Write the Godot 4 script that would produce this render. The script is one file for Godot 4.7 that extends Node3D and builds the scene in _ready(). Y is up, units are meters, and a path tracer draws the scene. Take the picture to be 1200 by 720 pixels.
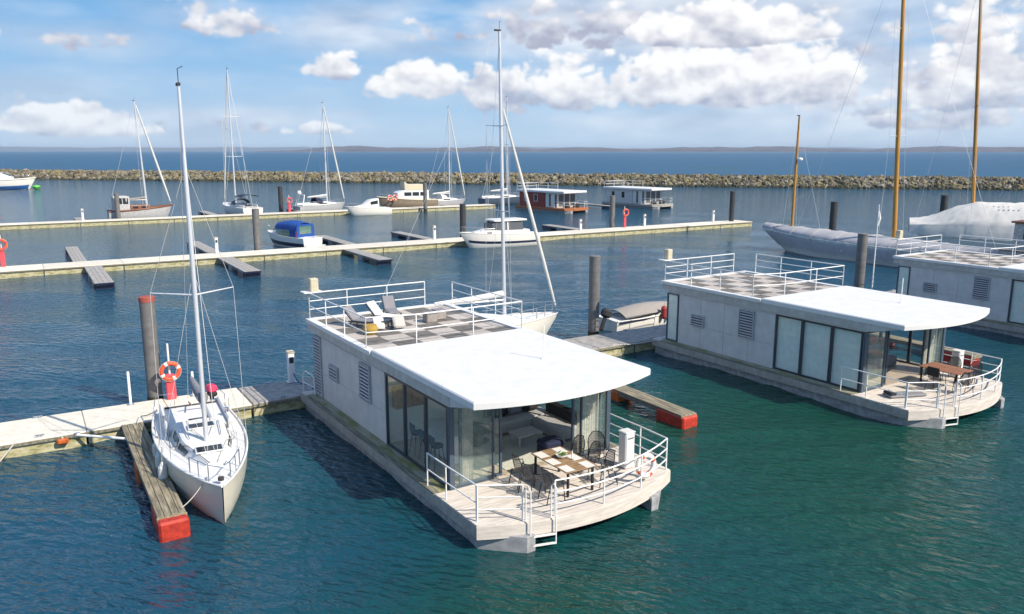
extends Node3D
# Marina with houseboats, yachts, floating docks and a rock breakwater under a cumulus sky. Units metres, y up.
# x runs along the docks, z across them; the water lies at y = 0.

var M := {}
var used := {}
var tex_cache := {}
var rng := RandomNumberGenerator.new()

# ---------------------------------------------------------------- mesh builder
class MB:
	var v := PackedVector3Array()
	var n := PackedVector3Array()
	var t := Transform3D()
	func tri_n(a: Vector3, b: Vector3, c: Vector3, na: Vector3, nb: Vector3, nc: Vector3) -> void:
		v.append(t * a); v.append(t * c); v.append(t * b)
		n.append((t.basis * na).normalized()); n.append((t.basis * nc).normalized()); n.append((t.basis * nb).normalized())
	func tri(a: Vector3, b: Vector3, c: Vector3) -> void:
		var k := (b - a).cross(c - a)
		if k.length_squared() < 1e-14:
			return
		k = k.normalized()
		tri_n(a, b, c, k, k, k)
	func quad(a: Vector3, b: Vector3, c: Vector3, d: Vector3) -> void:
		tri(a, b, c)
		tri(a, c, d)
	func box(c: Vector3, s: Vector3) -> MB:
		hexa(c, Vector3(s.x / 2, 0, 0), Vector3(0, s.y / 2, 0), Vector3(0, 0, s.z / 2))
		return self
	func span(lo: Vector3, hi: Vector3) -> MB:
		return box((lo + hi) / 2.0, hi - lo)
	func hexa(c: Vector3, x: Vector3, y: Vector3, z: Vector3) -> void:
		quad(c - x - y + z, c + x - y + z, c + x + y + z, c - x + y + z)
		quad(c + x - y - z, c - x - y - z, c - x + y - z, c + x + y - z)
		quad(c + x - y + z, c + x - y - z, c + x + y - z, c + x + y + z)
		quad(c - x - y - z, c - x - y + z, c - x + y + z, c - x + y - z)
		quad(c - x + y + z, c + x + y + z, c + x + y - z, c - x + y - z)
		quad(c - x - y - z, c + x - y - z, c + x - y + z, c - x - y + z)
	# box with chamfered edges
	func bevel(c: Vector3, s: Vector3, r: float) -> MB:
		var h := s / 2.0
		var p := func(sx: float, sy: float, sz: float, ax: int) -> Vector3:
			var q := Vector3(sx * (h.x - r), sy * (h.y - r), sz * (h.z - r))
			q[ax] = [sx, sy, sz][ax] * h[ax]
			return c + q
		for ax in 3:
			var a2 := (ax + 1) % 3
			var a3 := (ax + 2) % 3
			for sg in [-1.0, 1.0]:
				var pts := []
				for o in [[-1.0, -1.0], [1.0, -1.0], [1.0, 1.0], [-1.0, 1.0]]:
					var s3 := [0.0, 0.0, 0.0]
					s3[ax] = sg; s3[a2] = o[0]; s3[a3] = o[1]
					pts.append(p.call(s3[0], s3[1], s3[2], ax))
				if sg > 0.0:
					quad(pts[0], pts[1], pts[2], pts[3])
				else:
					quad(pts[3], pts[2], pts[1], pts[0])
			for u in [-1.0, 1.0]:
				for w in [-1.0, 1.0]:
					var e := []
					for k in [[-1.0, a2], [1.0, a2], [1.0, a3], [-1.0, a3]]:
						var s4 := [0.0, 0.0, 0.0]
						s4[ax] = k[0]; s4[a2] = u; s4[a3] = w
						e.append(p.call(s4[0], s4[1], s4[2], k[1]))
					if u * w > 0.0:
						quad(e[3], e[2], e[1], e[0])
					else:
						quad(e[0], e[1], e[2], e[3])
		for sx in [-1.0, 1.0]:
			for sy in [-1.0, 1.0]:
				for sz in [-1.0, 1.0]:
					var a: Vector3 = p.call(sx, sy, sz, 0)
					var b: Vector3 = p.call(sx, sy, sz, 1)
					var d: Vector3 = p.call(sx, sy, sz, 2)
					if sx * sy * sz > 0.0:
						tri(a, b, d)
					else:
						tri(a, d, b)
		return self
	# rectangular bar between two points
	func bar(a: Vector3, b: Vector3, w: float, h: float) -> MB:
		var f := (b - a)
		var side := f.cross(Vector3.UP)
		if side.length() < 1e-4:
			side = Vector3.RIGHT
		side = side.normalized()
		var up := side.cross(f).normalized()
		hexa((a + b) / 2.0, side * w / 2.0, up * h / 2.0, -f / 2.0)
		return self
	func tube(pts: Array, r, sides := 8, caps := true) -> MB:
		var rings := []
		var norms := []
		var last := pts.size() - 1
		var ref := Vector3.UP
		for i in pts.size():
			var d: Vector3 = (pts[mini(i + 1, last)] - pts[maxi(i - 1, 0)]).normalized()
			if i == 0:
				ref = Vector3.UP if absf(d.y) < 0.9 else Vector3.RIGHT
			var a := (ref - d * ref.dot(d)).normalized()
			ref = a
			var b := d.cross(a)
			var rad: float = r[i] if r is Array else r
			var ring := []
			var nr := []
			for k in sides:
				var g := TAU * k / sides
				var o := a * cos(g) + b * sin(g)
				ring.append(pts[i] + o * rad)
				nr.append(o)
			rings.append(ring)
			norms.append(nr)
		for i in last:
			for k in sides:
				var m := (k + 1) % sides
				tri_n(rings[i][k], rings[i][m], rings[i + 1][m], norms[i][k], norms[i][m], norms[i + 1][m])
				tri_n(rings[i][k], rings[i + 1][m], rings[i + 1][k], norms[i][k], norms[i + 1][m], norms[i + 1][k])
		if caps:
			for k in range(1, sides - 1):
				tri(rings[0][0], rings[0][k + 1], rings[0][k])
				tri(rings[last][0], rings[last][k], rings[last][k + 1])
		return self
	# profile of (radius, height) turned round the y axis at c
	func lathe(c: Vector3, prof: Array, sides := 16) -> MB:
		for i in prof.size() - 1:
			var p: Vector2 = prof[i]
			var q: Vector2 = prof[i + 1]
			var nn := Vector2(q.y - p.y, p.x - q.x).normalized()
			for k in sides:
				var g := TAU * k / sides
				var h := TAU * (k + 1) / sides
				var dg := Vector3(cos(g), 0, -sin(g))
				var dh := Vector3(cos(h), 0, -sin(h))
				var ng := dg * nn.x + Vector3.UP * nn.y
				var nh := dh * nn.x + Vector3.UP * nn.y
				var a := c + dg * p.x + Vector3.UP * p.y
				var b := c + dh * p.x + Vector3.UP * p.y
				var d := c + dh * q.x + Vector3.UP * q.y
				var e := c + dg * q.x + Vector3.UP * q.y
				tri_n(a, b, d, ng, nh, nh)
				tri_n(a, d, e, ng, nh, ng)
		return self
	# polygon in (x, z) extruded from y0 to y1
	func prism(poly: PackedVector2Array, y0: float, y1: float, inset := 0.0) -> MB:
		var p := poly
		if Geometry2D.is_polygon_clockwise(p):
			p = poly.duplicate()
			p.reverse()
		var tp := p
		if inset > 0.0:
			var o := Geometry2D.offset_polygon(p, -inset, Geometry2D.JOIN_MITER)
			if o.size() == 1 and o[0].size() == p.size():
				# keep the same start corner
				var best := 0
				for i in p.size():
					if o[0][i].distance_to(p[0]) < o[0][best].distance_to(p[0]):
						best = i
				tp = PackedVector2Array()
				for i in p.size():
					tp.append(o[0][(best + i) % p.size()])
		var cnt := p.size()
		var ym := y1 - (inset if tp != p else 0.0)
		for i in cnt:
			var j := (i + 1) % cnt
			quad(Vector3(p[j].x, y0, p[j].y), Vector3(p[i].x, y0, p[i].y), Vector3(p[i].x, ym, p[i].y), Vector3(p[j].x, ym, p[j].y))
			if ym < y1:
				quad(Vector3(p[j].x, ym, p[j].y), Vector3(p[i].x, ym, p[i].y), Vector3(tp[i].x, y1, tp[i].y), Vector3(tp[j].x, y1, tp[j].y))
		var idx := Geometry2D.triangulate_polygon(tp)
		for i in range(0, idx.size(), 3):
			flat(tp[idx[i]], tp[idx[i + 1]], tp[idx[i + 2]], y1, true)
		idx = Geometry2D.triangulate_polygon(p)
		for i in range(0, idx.size(), 3):
			flat(p[idx[i]], p[idx[i + 1]], p[idx[i + 2]], y0, false)
		return self
	func flat(a: Vector2, b: Vector2, c: Vector2, y: float, up: bool) -> void:
		var A := Vector3(a.x, y, a.y)
		var B := Vector3(b.x, y, b.y)
		var C := Vector3(c.x, y, c.y)
		if ((B - A).cross(C - A).y > 0.0) == up:
			tri(A, B, C)
		else:
			tri(A, C, B)
	# skin over rows of points with smooth normals
	func skin(rows: Array, closed := false, smooth := true) -> MB:
		var rn := rows.size()
		var cn: int = rows[0].size()
		var nm := []
		for i in rn:
			var line := []
			for j in cn:
				var jn := (j + 1) % cn if closed else mini(j + 1, cn - 1)
				var jp := (j - 1 + cn) % cn if closed else maxi(j - 1, 0)
				var du: Vector3 = rows[mini(i + 1, rn - 1)][j] - rows[maxi(i - 1, 0)][j]
				var dv: Vector3 = rows[i][jn] - rows[i][jp]
				line.append(dv.cross(du).normalized())
			nm.append(line)
		var lim := cn if closed else cn - 1
		for i in rn - 1:
			for j in lim:
				var k := (j + 1) % cn
				var a: Vector3 = rows[i][j]
				var b: Vector3 = rows[i][k]
				var c: Vector3 = rows[i + 1][k]
				var d: Vector3 = rows[i + 1][j]
				if smooth:
					if (b - a).cross(c - a).length_squared() > 1e-14:
						tri_n(a, b, c, nm[i][j], nm[i][k], nm[i + 1][k])
					if (c - a).cross(d - a).length_squared() > 1e-14:
						tri_n(a, c, d, nm[i][j], nm[i + 1][k], nm[i + 1][j])
				else:
					quad(a, b, c, d)
		return self
	func fan(ring: Array) -> MB:
		for k in range(1, ring.size() - 1):
			tri(ring[0], ring[k], ring[k + 1])
		return self
	func mesh() -> ArrayMesh:
		var a := []
		a.resize(Mesh.ARRAY_MAX)
		a[Mesh.ARRAY_VERTEX] = v
		a[Mesh.ARRAY_NORMAL] = n
		var m := ArrayMesh.new()
		m.add_surface_from_arrays(Mesh.PRIMITIVE_TRIANGLES, a)
		return m

# ---------------------------------------------------------------- scene helpers
func numbered(called: String) -> String:
	if not used.has(called):
		used[called] = 0
		return called
	used[called] += 1
	return "%s_%03d" % [called, used[called]]

func put(called: String, mb: MB, m: Material, parent: Node = null) -> MeshInstance3D:
	return put_mesh(called, mb.mesh(), m, parent)

func put_mesh(called: String, me: Mesh, m: Material, parent: Node = null) -> MeshInstance3D:
	var o := MeshInstance3D.new()
	o.mesh = me
	o.material_override = m
	o.name = called if parent else numbered(called)
	(parent if parent else self).add_child(o, true)
	return o

func node(called: String, parent: Node) -> Node3D:
	var o := Node3D.new()
	o.name = called
	parent.add_child(o, true)
	return o

func thing(called: String, label: String, category: String, at := Vector3.ZERO, turn := 0.0, group := "") -> Node3D:
	var o := Node3D.new()
	o.name = numbered(called)
	add_child(o)
	o.position = at
	o.rotation.y = turn
	tag(o, label, category, group)
	return o

func tag(o: Node, label: String, category: String, group := "") -> Node:
	o.set_meta("label", label)
	o.set_meta("category", category)
	if group:
		o.set_meta("group", group)
	return o

func copy(o: Node3D, label: String, at: Vector3, turn := 0.0, base := "") -> Node3D:
	var c: Node3D = o.duplicate()
	c.name = numbered(base if base else String(o.name).rstrip("0123456789").trim_suffix("_"))
	add_child(c)
	c.position = at
	c.rotation.y = turn
	c.set_meta("label", label)
	return c

# ---------------------------------------------------------------- materials
func lin(r: float, g: float, b: float) -> Color:
	return Color(r, g, b).linear_to_srgb()

func noise(kind: int, freq: float, oct: int, sd: int, gain := 0.5) -> FastNoiseLite:
	var f := FastNoiseLite.new()
	f.noise_type = kind
	f.frequency = freq
	f.fractal_type = FastNoiseLite.FRACTAL_FBM if oct > 1 else FastNoiseLite.FRACTAL_NONE
	f.fractal_octaves = oct
	f.fractal_gain = gain
	f.seed = sd
	return f

func tex(freq: float, oct: int, stops: Array, sd := 3, size := 256, gain := 0.6) -> NoiseTexture2D:
	var key := str([freq, oct, stops, sd, size, gain])
	if tex_cache.has(key):
		return tex_cache[key]
	var x := NoiseTexture2D.new()
	x.width = size
	x.height = size
	x.seamless = true
	x.normalize = true
	x.noise = noise(FastNoiseLite.TYPE_SIMPLEX_SMOOTH, freq, oct, sd, gain)
	var g := Gradient.new()
	var offs := PackedFloat32Array()
	var cols := PackedColorArray()
	for s in stops:
		offs.append(s[0])
		cols.append(s[1])
	g.offsets = offs
	g.colors = cols
	x.color_ramp = g
	tex_cache[key] = x
	return x

func grey(x: float) -> Color:
	return Color(x, x, x)

func mt(called: String, c: Color, rough: float, metal := 0.0) -> StandardMaterial3D:
	var m := StandardMaterial3D.new()
	m.resource_name = called
	m.albedo_color = c
	m.roughness = rough
	m.metallic = metal
	M[called] = m
	return m

# mottled material: colour varies between lo and 1 in patches of about size metres
func mottle(called: String, c: Color, rough: float, lo: float, size: float, bump := 0.0, stretch := Vector3.ONE, sd := 3) -> StandardMaterial3D:
	var m := mt(called, c, rough)
	m.albedo_texture = tex(0.02, 5, [[0.15, grey(lo)], [0.5, grey((1.0 + lo) / 2.0)], [0.85, grey(1.0)]], sd, 256, 0.65)
	m.uv1_triplanar = true
	m.uv1_world_triplanar = true
	m.uv1_scale = stretch / (size * 5.0)
	if bump > 0.0:
		m.heightmap_enabled = true
		m.heightmap_texture = tex(0.03, 5, [[0.0, grey(0)], [1.0, grey(1)]], 9, 256, 0.7)
		m.heightmap_scale = bump
	return m

func materials() -> void:
	mottle("roof_white", lin(0.73, 0.73, 0.72), 0.55, 0.95, 0.9)
	mottle("fascia", lin(0.56, 0.54, 0.5), 0.7, 0.86, 0.6, 0.1)
	mottle("soffit", lin(0.6, 0.6, 0.58), 0.7, 0.93, 0.8)
	mottle("cladding", lin(0.62, 0.61, 0.6), 0.5, 0.93, 0.8)
	mottle("louvre", lin(0.5, 0.5, 0.52), 0.5, 0.9, 0.5)
	mottle("louvre_shade", lin(0.13, 0.13, 0.14), 0.6, 0.9, 0.5)  # dark tone paints in the shade of the hollow behind the slats
	mottle("membrane", lin(0.3, 0.29, 0.28), 0.85, 0.85, 0.4)
	mottle("hull_concrete", lin(0.43, 0.41, 0.37), 0.85, 0.82, 0.5, 0.3)
	mottle("pontoon_grey", lin(0.4, 0.41, 0.42), 0.8, 0.75, 0.4, 0.3)
	for k in 3:
		var tone: float = [1.0, 0.94, 1.05][k]
		mottle("board_x%d" % k, lin(0.7 * tone, 0.64 * tone, 0.57 * tone), 0.8, 0.86, 0.12, 0.2, Vector3(0.12, 1, 1), 3 + k)
		mottle("board_z%d" % k, lin(0.32 * tone, 0.3 * tone, 0.22 * tone), 0.85, 0.62, 0.15, 0.2, Vector3(1, 1, 0.1), 3 + k)
		mottle("jetty_board%d" % k, lin(0.4 * tone, 0.35 * tone, 0.24 * tone), 0.85, 0.6, 0.14, 0.3, Vector3(1, 1, 0.1), 13 + k)
		mottle("tile_light%d" % k, lin(0.53 * tone, 0.48 * tone, 0.43 * tone), 0.85, 0.85, 0.15, 0.2, Vector3(0.3, 1, 1), 5 + k)
		mottle("tile_dark%d" % k, lin(0.19 * tone, 0.178 * tone, 0.16 * tone), 0.85, 0.75, 0.15, 0.2, Vector3(0.3, 1, 1), 5 + k)
		mottle("dock_concrete%d" % k, lin(0.76 * tone, 0.71 * tone, 0.6 * tone), 0.9, 0.92, 0.5, 0.25, Vector3.ONE, 21 + k)
		mottle("dock_grey%d" % k, lin(0.42 * tone, 0.4 * tone, 0.37 * tone), 0.9, 0.8, 0.5, 0.25, Vector3.ONE, 24 + k)
	var moss := mt("moss_board", Color.WHITE, 0.9)
	moss.albedo_texture = tex(0.02, 5, [[0.3, lin(0.34, 0.32, 0.25)], [0.5, lin(0.28, 0.27, 0.16)], [0.7, lin(0.19, 0.2, 0.07)]], 31, 256, 0.7)
	moss.uv1_triplanar = true
	moss.uv1_world_triplanar = true
	moss.uv1_scale = Vector3(1, 1, 0.3) * 0.35
	var alg := mt("algae_side", Color.WHITE, 0.85)
	alg.albedo_texture = tex(0.02, 5, [[0.25, lin(0.5, 0.47, 0.33)], [0.5, lin(0.4, 0.37, 0.2)], [0.75, lin(0.22, 0.21, 0.09)]], 33, 256, 0.7)
	alg.uv1_triplanar = true
	alg.uv1_world_triplanar = true
	alg.uv1_scale = Vector3(0.3, 0.8, 0.3)
	mt("metal_white", lin(0.78, 0.78, 0.77), 0.35)
	mt("alloy", lin(0.72, 0.73, 0.75), 0.35, 0.4)
	mt("steel", lin(0.6, 0.61, 0.63), 0.25, 0.9)
	mt("frame_dark", lin(0.035, 0.045, 0.06), 0.4, 0.1)
	mt("frame_blue", lin(0.07, 0.1, 0.14), 0.4, 0.2)
	var gl := mt("glass", Color(0.75, 0.86, 0.82, 0.1), 0.02)
	gl.transparency = BaseMaterial3D.TRANSPARENCY_ALPHA
	var gt := mt("glass_tint", Color(0.45, 0.6, 0.55, 0.4), 0.02)
	gt.transparency = BaseMaterial3D.TRANSPARENCY_ALPHA
	mt("window_dark", lin(0.02, 0.025, 0.03), 0.06)
	mt("window_grey", lin(0.1, 0.11, 0.12), 0.08)
	mottle("blind", lin(0.74, 0.82, 0.77), 0.8, 0.94, 0.4)
	mottle("curtain", lin(0.72, 0.68, 0.58), 0.9, 0.75, 0.15)
	mottle("floor_wood", lin(0.55, 0.47, 0.36), 0.5, 0.8, 0.2, 0.0, Vector3(1, 1, 0.15))
	mottle("inner_wall", lin(0.8, 0.77, 0.66), 0.8, 0.95, 0.6)
	mottle("sofa_dark", lin(0.03, 0.032, 0.036), 0.95, 0.8, 0.1)
	mottle("sofa_light", lin(0.5, 0.49, 0.46), 0.95, 0.9, 0.1)
	mottle("rug", lin(0.62, 0.64, 0.54), 0.95, 0.85, 0.1)
	mottle("orange_wood", lin(0.42, 0.17, 0.06), 0.5, 0.75, 0.2)
	mottle("table_wood", lin(0.4, 0.26, 0.14), 0.6, 0.72, 0.12, 0.0, Vector3(0.15, 1, 1))
	mottle("red_wood", lin(0.36, 0.16, 0.09), 0.6, 0.75, 0.12, 0.0, Vector3(0.15, 1, 1))
	mottle("wicker", lin(0.15, 0.14, 0.135), 0.8, 0.7, 0.03, 0.3)
	mt("black_fabric", lin(0.018, 0.018, 0.02), 0.9)
	mottle("grey_fabric", lin(0.27, 0.27, 0.29), 0.95, 0.85, 0.1)
	mottle("white_fabric", lin(0.74, 0.73, 0.7), 0.95, 0.93, 0.1)
	mottle("yellow_straw", lin(0.55, 0.36, 0.08), 0.9, 0.7, 0.05, 0.3)
	mt("porcelain", lin(0.8, 0.79, 0.76), 0.2)
	mt("leaf_green", lin(0.12, 0.22, 0.04), 0.7)
	mottle("cream_box", lin(0.6, 0.54, 0.4), 0.7, 0.9, 0.2)
	mottle("red_float", lin(0.62, 0.05, 0.025), 0.55, 0.72, 0.3)
	mottle("orange_float", lin(0.65, 0.14, 0.02), 0.55, 0.72, 0.3)
	mt("buoy_red", lin(0.72, 0.09, 0.03), 0.5)
	mt("post_red", lin(0.75, 0.07, 0.09), 0.5)
	mt("pink_fabric", lin(0.7, 0.05, 0.12), 0.8)
	mottle("pile_steel", lin(0.19, 0.185, 0.18), 0.55, 0.8, 0.5, 0.1)
	mottle("pile_dark", lin(0.05, 0.05, 0.055), 0.65, 0.7, 0.35)
	mottle("pile_cap", lin(0.42, 0.1, 0.07), 0.7, 0.8, 0.2)
	mottle("rust_band", lin(0.1, 0.1, 0.06), 0.9, 0.5, 0.2)
	mottle("gelcoat", lin(0.78, 0.76, 0.7), 0.22, 0.96, 0.8)
	mottle("gelcoat_cream", lin(0.7, 0.66, 0.55), 0.22, 0.94, 0.8)
	mottle("deck_white", lin(0.76, 0.76, 0.74), 0.6, 0.94, 0.3)
	mottle("deck_grey", lin(0.45, 0.46, 0.47), 0.8, 0.9, 0.2)
	mt("antifoul", lin(0.02, 0.03, 0.06), 0.7)
	mt("antifoul_red", lin(0.3, 0.03, 0.025), 0.7)
	mt("stripe_navy", lin(0.012, 0.018, 0.05), 0.3)
	mt("rope", lin(0.5, 0.48, 0.42), 0.9)
	mt("rope_dark", lin(0.05, 0.05, 0.05), 0.9)
	mt("wire", lin(0.62, 0.63, 0.65), 0.4, 0.3)
	mt("rubber", lin(0.02, 0.02, 0.022), 0.7)
	mt("fender_white", lin(0.62, 0.63, 0.62), 0.4)
	mottle("canvas_blue", lin(0.01, 0.08, 0.36), 0.85, 0.8, 0.15)
	mottle("canvas_navy", lin(0.012, 0.018, 0.06), 0.85, 0.8, 0.15)
	mottle("tarp_grey", lin(0.42, 0.42, 0.44), 0.8, 0.9, 0.5, 0.6)
	mottle("tarp_taupe", lin(0.36, 0.33, 0.3), 0.85, 0.85, 0.2, 0.3)
	mottle("tarp_white", lin(0.84, 0.83, 0.79), 0.75, 0.93, 0.6, 0.6)
	M.tarp_white.backlight_enabled = true
	M.tarp_white.backlight = Color(0.7, 0.7, 0.68)
	mottle("spruce", lin(0.66, 0.31, 0.045), 0.35, 0.75, 0.2, 0.0, Vector3(1, 0.05, 1))
	mottle("mahogany", lin(0.26, 0.09, 0.035), 0.4, 0.75, 0.3)
	mottle("teak", lin(0.36, 0.22, 0.11), 0.6, 0.8, 0.2)
	mottle("paint_white_old", lin(0.58, 0.58, 0.58), 0.6, 0.75, 0.3)
	mottle("paint_brown", lin(0.3, 0.24, 0.17), 0.6, 0.75, 0.4)
	mottle("paint_red", lin(0.3, 0.035, 0.03), 0.6, 0.85, 0.4)
	mottle("paint_orange", lin(0.45, 0.15, 0.05), 0.6, 0.85, 0.4)
	mottle("paint_blue", lin(0.02, 0.12, 0.38), 0.4, 0.9, 0.4)
	mottle("paint_green", lin(0.1, 0.5, 0.06), 0.4, 0.9, 0.4)
	mottle("paint_scarlet", lin(0.65, 0.03, 0.02), 0.4, 0.9, 0.4)
	mottle("rock_core", lin(0.1, 0.09, 0.065), 0.95, 0.5, 1.0, 1.0)
	var rock := mottle("rock", Color.WHITE, 0.95, 0.6, 0.5, 2.0)
	rock.vertex_color_use_as_albedo = true
	mottle("shore_brown", lin(0.13, 0.085, 0.075), 0.95, 0.45, 60.0, 0.0, Vector3(0.4, 1, 0.4))
	mottle("shore_far", lin(0.07, 0.085, 0.09), 0.95, 0.6, 200.0)

# ---------------------------------------------------------------- sky
func pixel_dir(x: float, y: float) -> Vector2:
	# azimuth and elevation in degrees of a point of the view that the cloud groups are described in
	var u := (x - 600.0) / 934.0
	var w := (y - 360.0) / 934.0
	var p := atan(184.0 / 934.0)
	var fw := cos(p) - w * sin(p)
	var up := -w * cos(p) - sin(p)
	return Vector2(31.6 + rad_to_deg(atan2(u, fw)), rad_to_deg(atan2(up, sqrt(fw * fw + u * u))))

func make_sky() -> PanoramaSkyMaterial:
	var W := 4096
	var H := 2048
	var data := PackedByteArray()
	var line := PackedByteArray()
	line.resize(W * 3)
	var big := noise(FastNoiseLite.TYPE_SIMPLEX_SMOOTH, 0.055, 3, 11)
	var soft := noise(FastNoiseLite.TYPE_SIMPLEX_SMOOTH, 0.3, 4, 5, 0.5)
	var lump := noise(FastNoiseLite.TYPE_SIMPLEX_SMOOTH, 0.42, 4, 9, 0.5)
	lump.fractal_type = FastNoiseLite.FRACTAL_RIDGED
	var wisp := noise(FastNoiseLite.TYPE_SIMPLEX_SMOOTH, 0.1, 4, 23, 0.6)
	# cumulus groups: centre, half width, reach up, reach down (view points), strength, brightness
	var groups := []
	for g in [[490, 103, 80, 34, 12, 0.9, 0.95], [590, 115, 75, 40, 24, 0.75, 0.7], [665, 112, 85, 50, 22, 0.85, 0.9], [800, 108, 130, 58, 18, 0.95, 0.95], [920, 105, 95, 60, 20, 0.9, 0.95], [850, 44, 130, 42, 14, 0.9, 0.85],
			[680, 40, 130, 40, 20, 0.6, 0.3], [75, 152, 95, 30, 8, 0.9, 0.95], [-30, 135, 110, 30, 14, 0.6, 0.4], [90, 48, 90, 20, 10, 0.55, 0.45], [250, 30, 70, 36, 14, 0.6, 0.5], [395, 86, 48, 26, 8, 0.8, 0.7],
			[370, 155, 50, 12, 5, 0.7, 0.9], [1140, 105, 95, 70, 24, 0.85, 0.75], [1190, 40, 110, 50, 26, 0.7, 0.7], [1010, 128, 120, 20, 10, 0.55, 0.6], [1120, 142, 120, 20, 10, 0.6, 0.6], [1030, 60, 60, 44, 30, 0.4, 0.4], [230, 150, 160, 14, 6, 0.4, 0.3], [520, 40, 80, 30, 14, 0.45, 0.5]]:
		var c := pixel_dir(g[0], g[1])
		groups.append([c.x, c.y, g[2] * 0.068, g[3] * 0.076, g[4] * 0.07, g[5], g[6]])
	# thin veils
	var veils := []
	for g in [[470, 36, 200, 40, 0.8], [800, 22, 420, 75, 0.95], [1060, 80, 330, 120, 0.8], [900, 138, 460, 30, 0.6], [200, 142, 360, 26, 0.6], [620, 95, 260, 50, 0.5], [240, 110, 260, 26, 0.3], [40, 105, 200, 30, 0.45], [90, 45, 150, 24, 0.45], [250, 18, 120, 28, 0.45]]:
		var c := pixel_dir(g[0], g[1])
		veils.append([c.x, c.y, g[2] * 0.0585, g[3] * 0.0605, g[4]])
	var row := 0
	while row < H:
		var el := 90.0 - (row + 0.5) * 180.0 / H
		if el < -0.3:
			# below the horizon one even colour
			for k in range(0, W * 3, 3):
				line[k] = 96; line[k + 1] = 128; line[k + 2] = 150
			while row < H:
				data.append_array(line)
				row += 1
			break
		var step := 1 if el < 15.0 else 8
		var e := maxf(el, 0.0)
		var t1 := clampf(e / 11.0, 0.0, 1.0)
		var t2 := clampf((e - 11.0) / 60.0, 0.0, 1.0)
		# linear radiance of the clear air
		var air := Vector3(0.54, 0.70, 0.83).lerp(Vector3(0.12, 0.38, 0.72), pow(t1, 0.7)).lerp(Vector3(0.06, 0.2, 0.52), pow(t2, 0.6))
		for col in range(0, W, step):
			var az := (col + 0.5) / W * 360.0
			if az > 180.0:
				az -= 360.0
			var a := deg_to_rad(az)
			var sa := sin(a) * 57.3
			var ca := cos(a) * 57.3
			var inside := az > -6.0 and az < 70.0 and el < 15.0
			# broad cover
			var cover := 0.0
			var bright := 0.6
			var veil := 0.0
			var rise := 0.5
			var edge := clampf(minf(az + 6.0, 70.0 - az) / 8.0, 0.0, 1.0) * clampf((15.0 - el) / 3.5, 0.0, 1.0) if inside else 0.0
			if edge > 0.0:
				var wob := soft.get_noise_3d(sa * 0.5, e * 0.8, ca * 0.5)
				for g in groups:
					var dx: float = (az - g[0]) / g[2]
					if dx > -1.4 and dx < 1.4:
						var dy: float = el - g[1]
						dy = dy / g[3] if dy > 0.0 else dy / g[4]
						if dy > -1.4 and dy < 1.4:
							var f: float = g[5] * (1.0 - smoothstep(0.25, 1.25, sqrt(dx * dx + dy * dy) + 0.35 * wob))
							if f > cover:
								cover = f
								bright = g[6]
								rise = clampf(0.5 + 0.5 * dy, 0.0, 1.0)
				for g in veils:
					var dx: float = (az - g[0]) / g[2]
					var dy: float = (el - g[1]) / g[3]
					var q: float = dx * dx + dy * dy
					if q < 1.6:
						veil = maxf(veil, g[4] * (1.0 - smoothstep(0.1, 1.3, sqrt(q) + 0.3 * wob)))
			var free := 0.0
			if edge < 1.0:
				free = clampf(big.get_noise_3d(sa, e * 1.6, ca) * 1.6 + 0.2, 0.0, 0.8)  # unseen clouds, their amount shaped to tint water reflections and ambient light
			cover = lerpf(free, cover, edge)
			var c := air
			# thin high streaks
			var w := wisp.get_noise_3d(sa * 0.7, e * 3.2, ca * 0.7)
			var thin := smoothstep(-0.05, 0.6, w) * 0.25 * smoothstep(0.5, 4.0, e)
			thin = maxf(thin, veil * smoothstep(-0.7, 0.35, w + 0.4 * veil))
			var dull := clampf(0.5 + 1.1 * soft.get_noise_3d(sa * 0.45 + 40.0, e * 1.3, ca * 0.45), 0.0, 1.0)
			c = c.lerp(Vector3(0.46, 0.53, 0.66).lerp(Vector3(0.80, 0.84, 0.90), dull), thin)
			# cumulus
			if cover > 0.03:
				var k := 0.42 if el > 15.0 else 1.0
				var up := 0.75 / k
				var tw := 0.007 / k
				var n0 := 0.5 * soft.get_noise_3d(sa * k, e * 1.5 * k, ca * k) - 0.5 * lump.get_noise_3d(sa * k, e * 1.4 * k, ca * k)
				var s0 := soft.get_noise_3d(sa * k * 0.8, e * 1.3 * k, ca * k * 0.8) - 0.35 * lump.get_noise_3d(sa * k, e * 1.4 * k, ca * k)
				var s1 := soft.get_noise_3d((sa + ca * tw) * k * 0.8, (e + up) * 1.3 * k, (ca - sa * tw) * k * 0.8) - 0.35 * lump.get_noise_3d((sa + ca * tw) * k, (e + up) * 1.4 * k, (ca - sa * tw) * k)
				var d := n0 * 0.8 + cover * 1.25 - 0.34
				var body := smoothstep(0.0, 0.3, d)
				var rel := clampf((s0 - s1) * 0.7 + 0.5, 0.0, 1.0)
				var lit := clampf((rel - 0.5) * 1.0 + 0.4 + (rise - 0.5) * 1.15 + (bright - 0.6) * 0.9, 0.0, 1.0)
				var cl := Vector3(0.40, 0.43, 0.55).lerp(Vector3(0.93, 0.93, 0.93), lit)
				cl = cl.lerp(air, 0.3 * (1.0 - clampf(e / 5.0, 0.0, 1.0)))
				c = c.lerp(cl, body * 0.96)
			var r8 := int(clampf(pow(c.x, 0.4545) * 1.0, 0, 1) * 255.0)
			var g8 := int(clampf(pow(c.y, 0.4545), 0, 1) * 255.0)
			var b8 := int(clampf(pow(c.z, 0.4545), 0, 1) * 255.0)
			for q in step:
				var o := (col + q) * 3
				line[o] = r8
				line[o + 1] = g8
				line[o + 2] = b8
		for q in mini(step, H - row):
			data.append_array(line)
		row += step
	var sky := PanoramaSkyMaterial.new()
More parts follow.
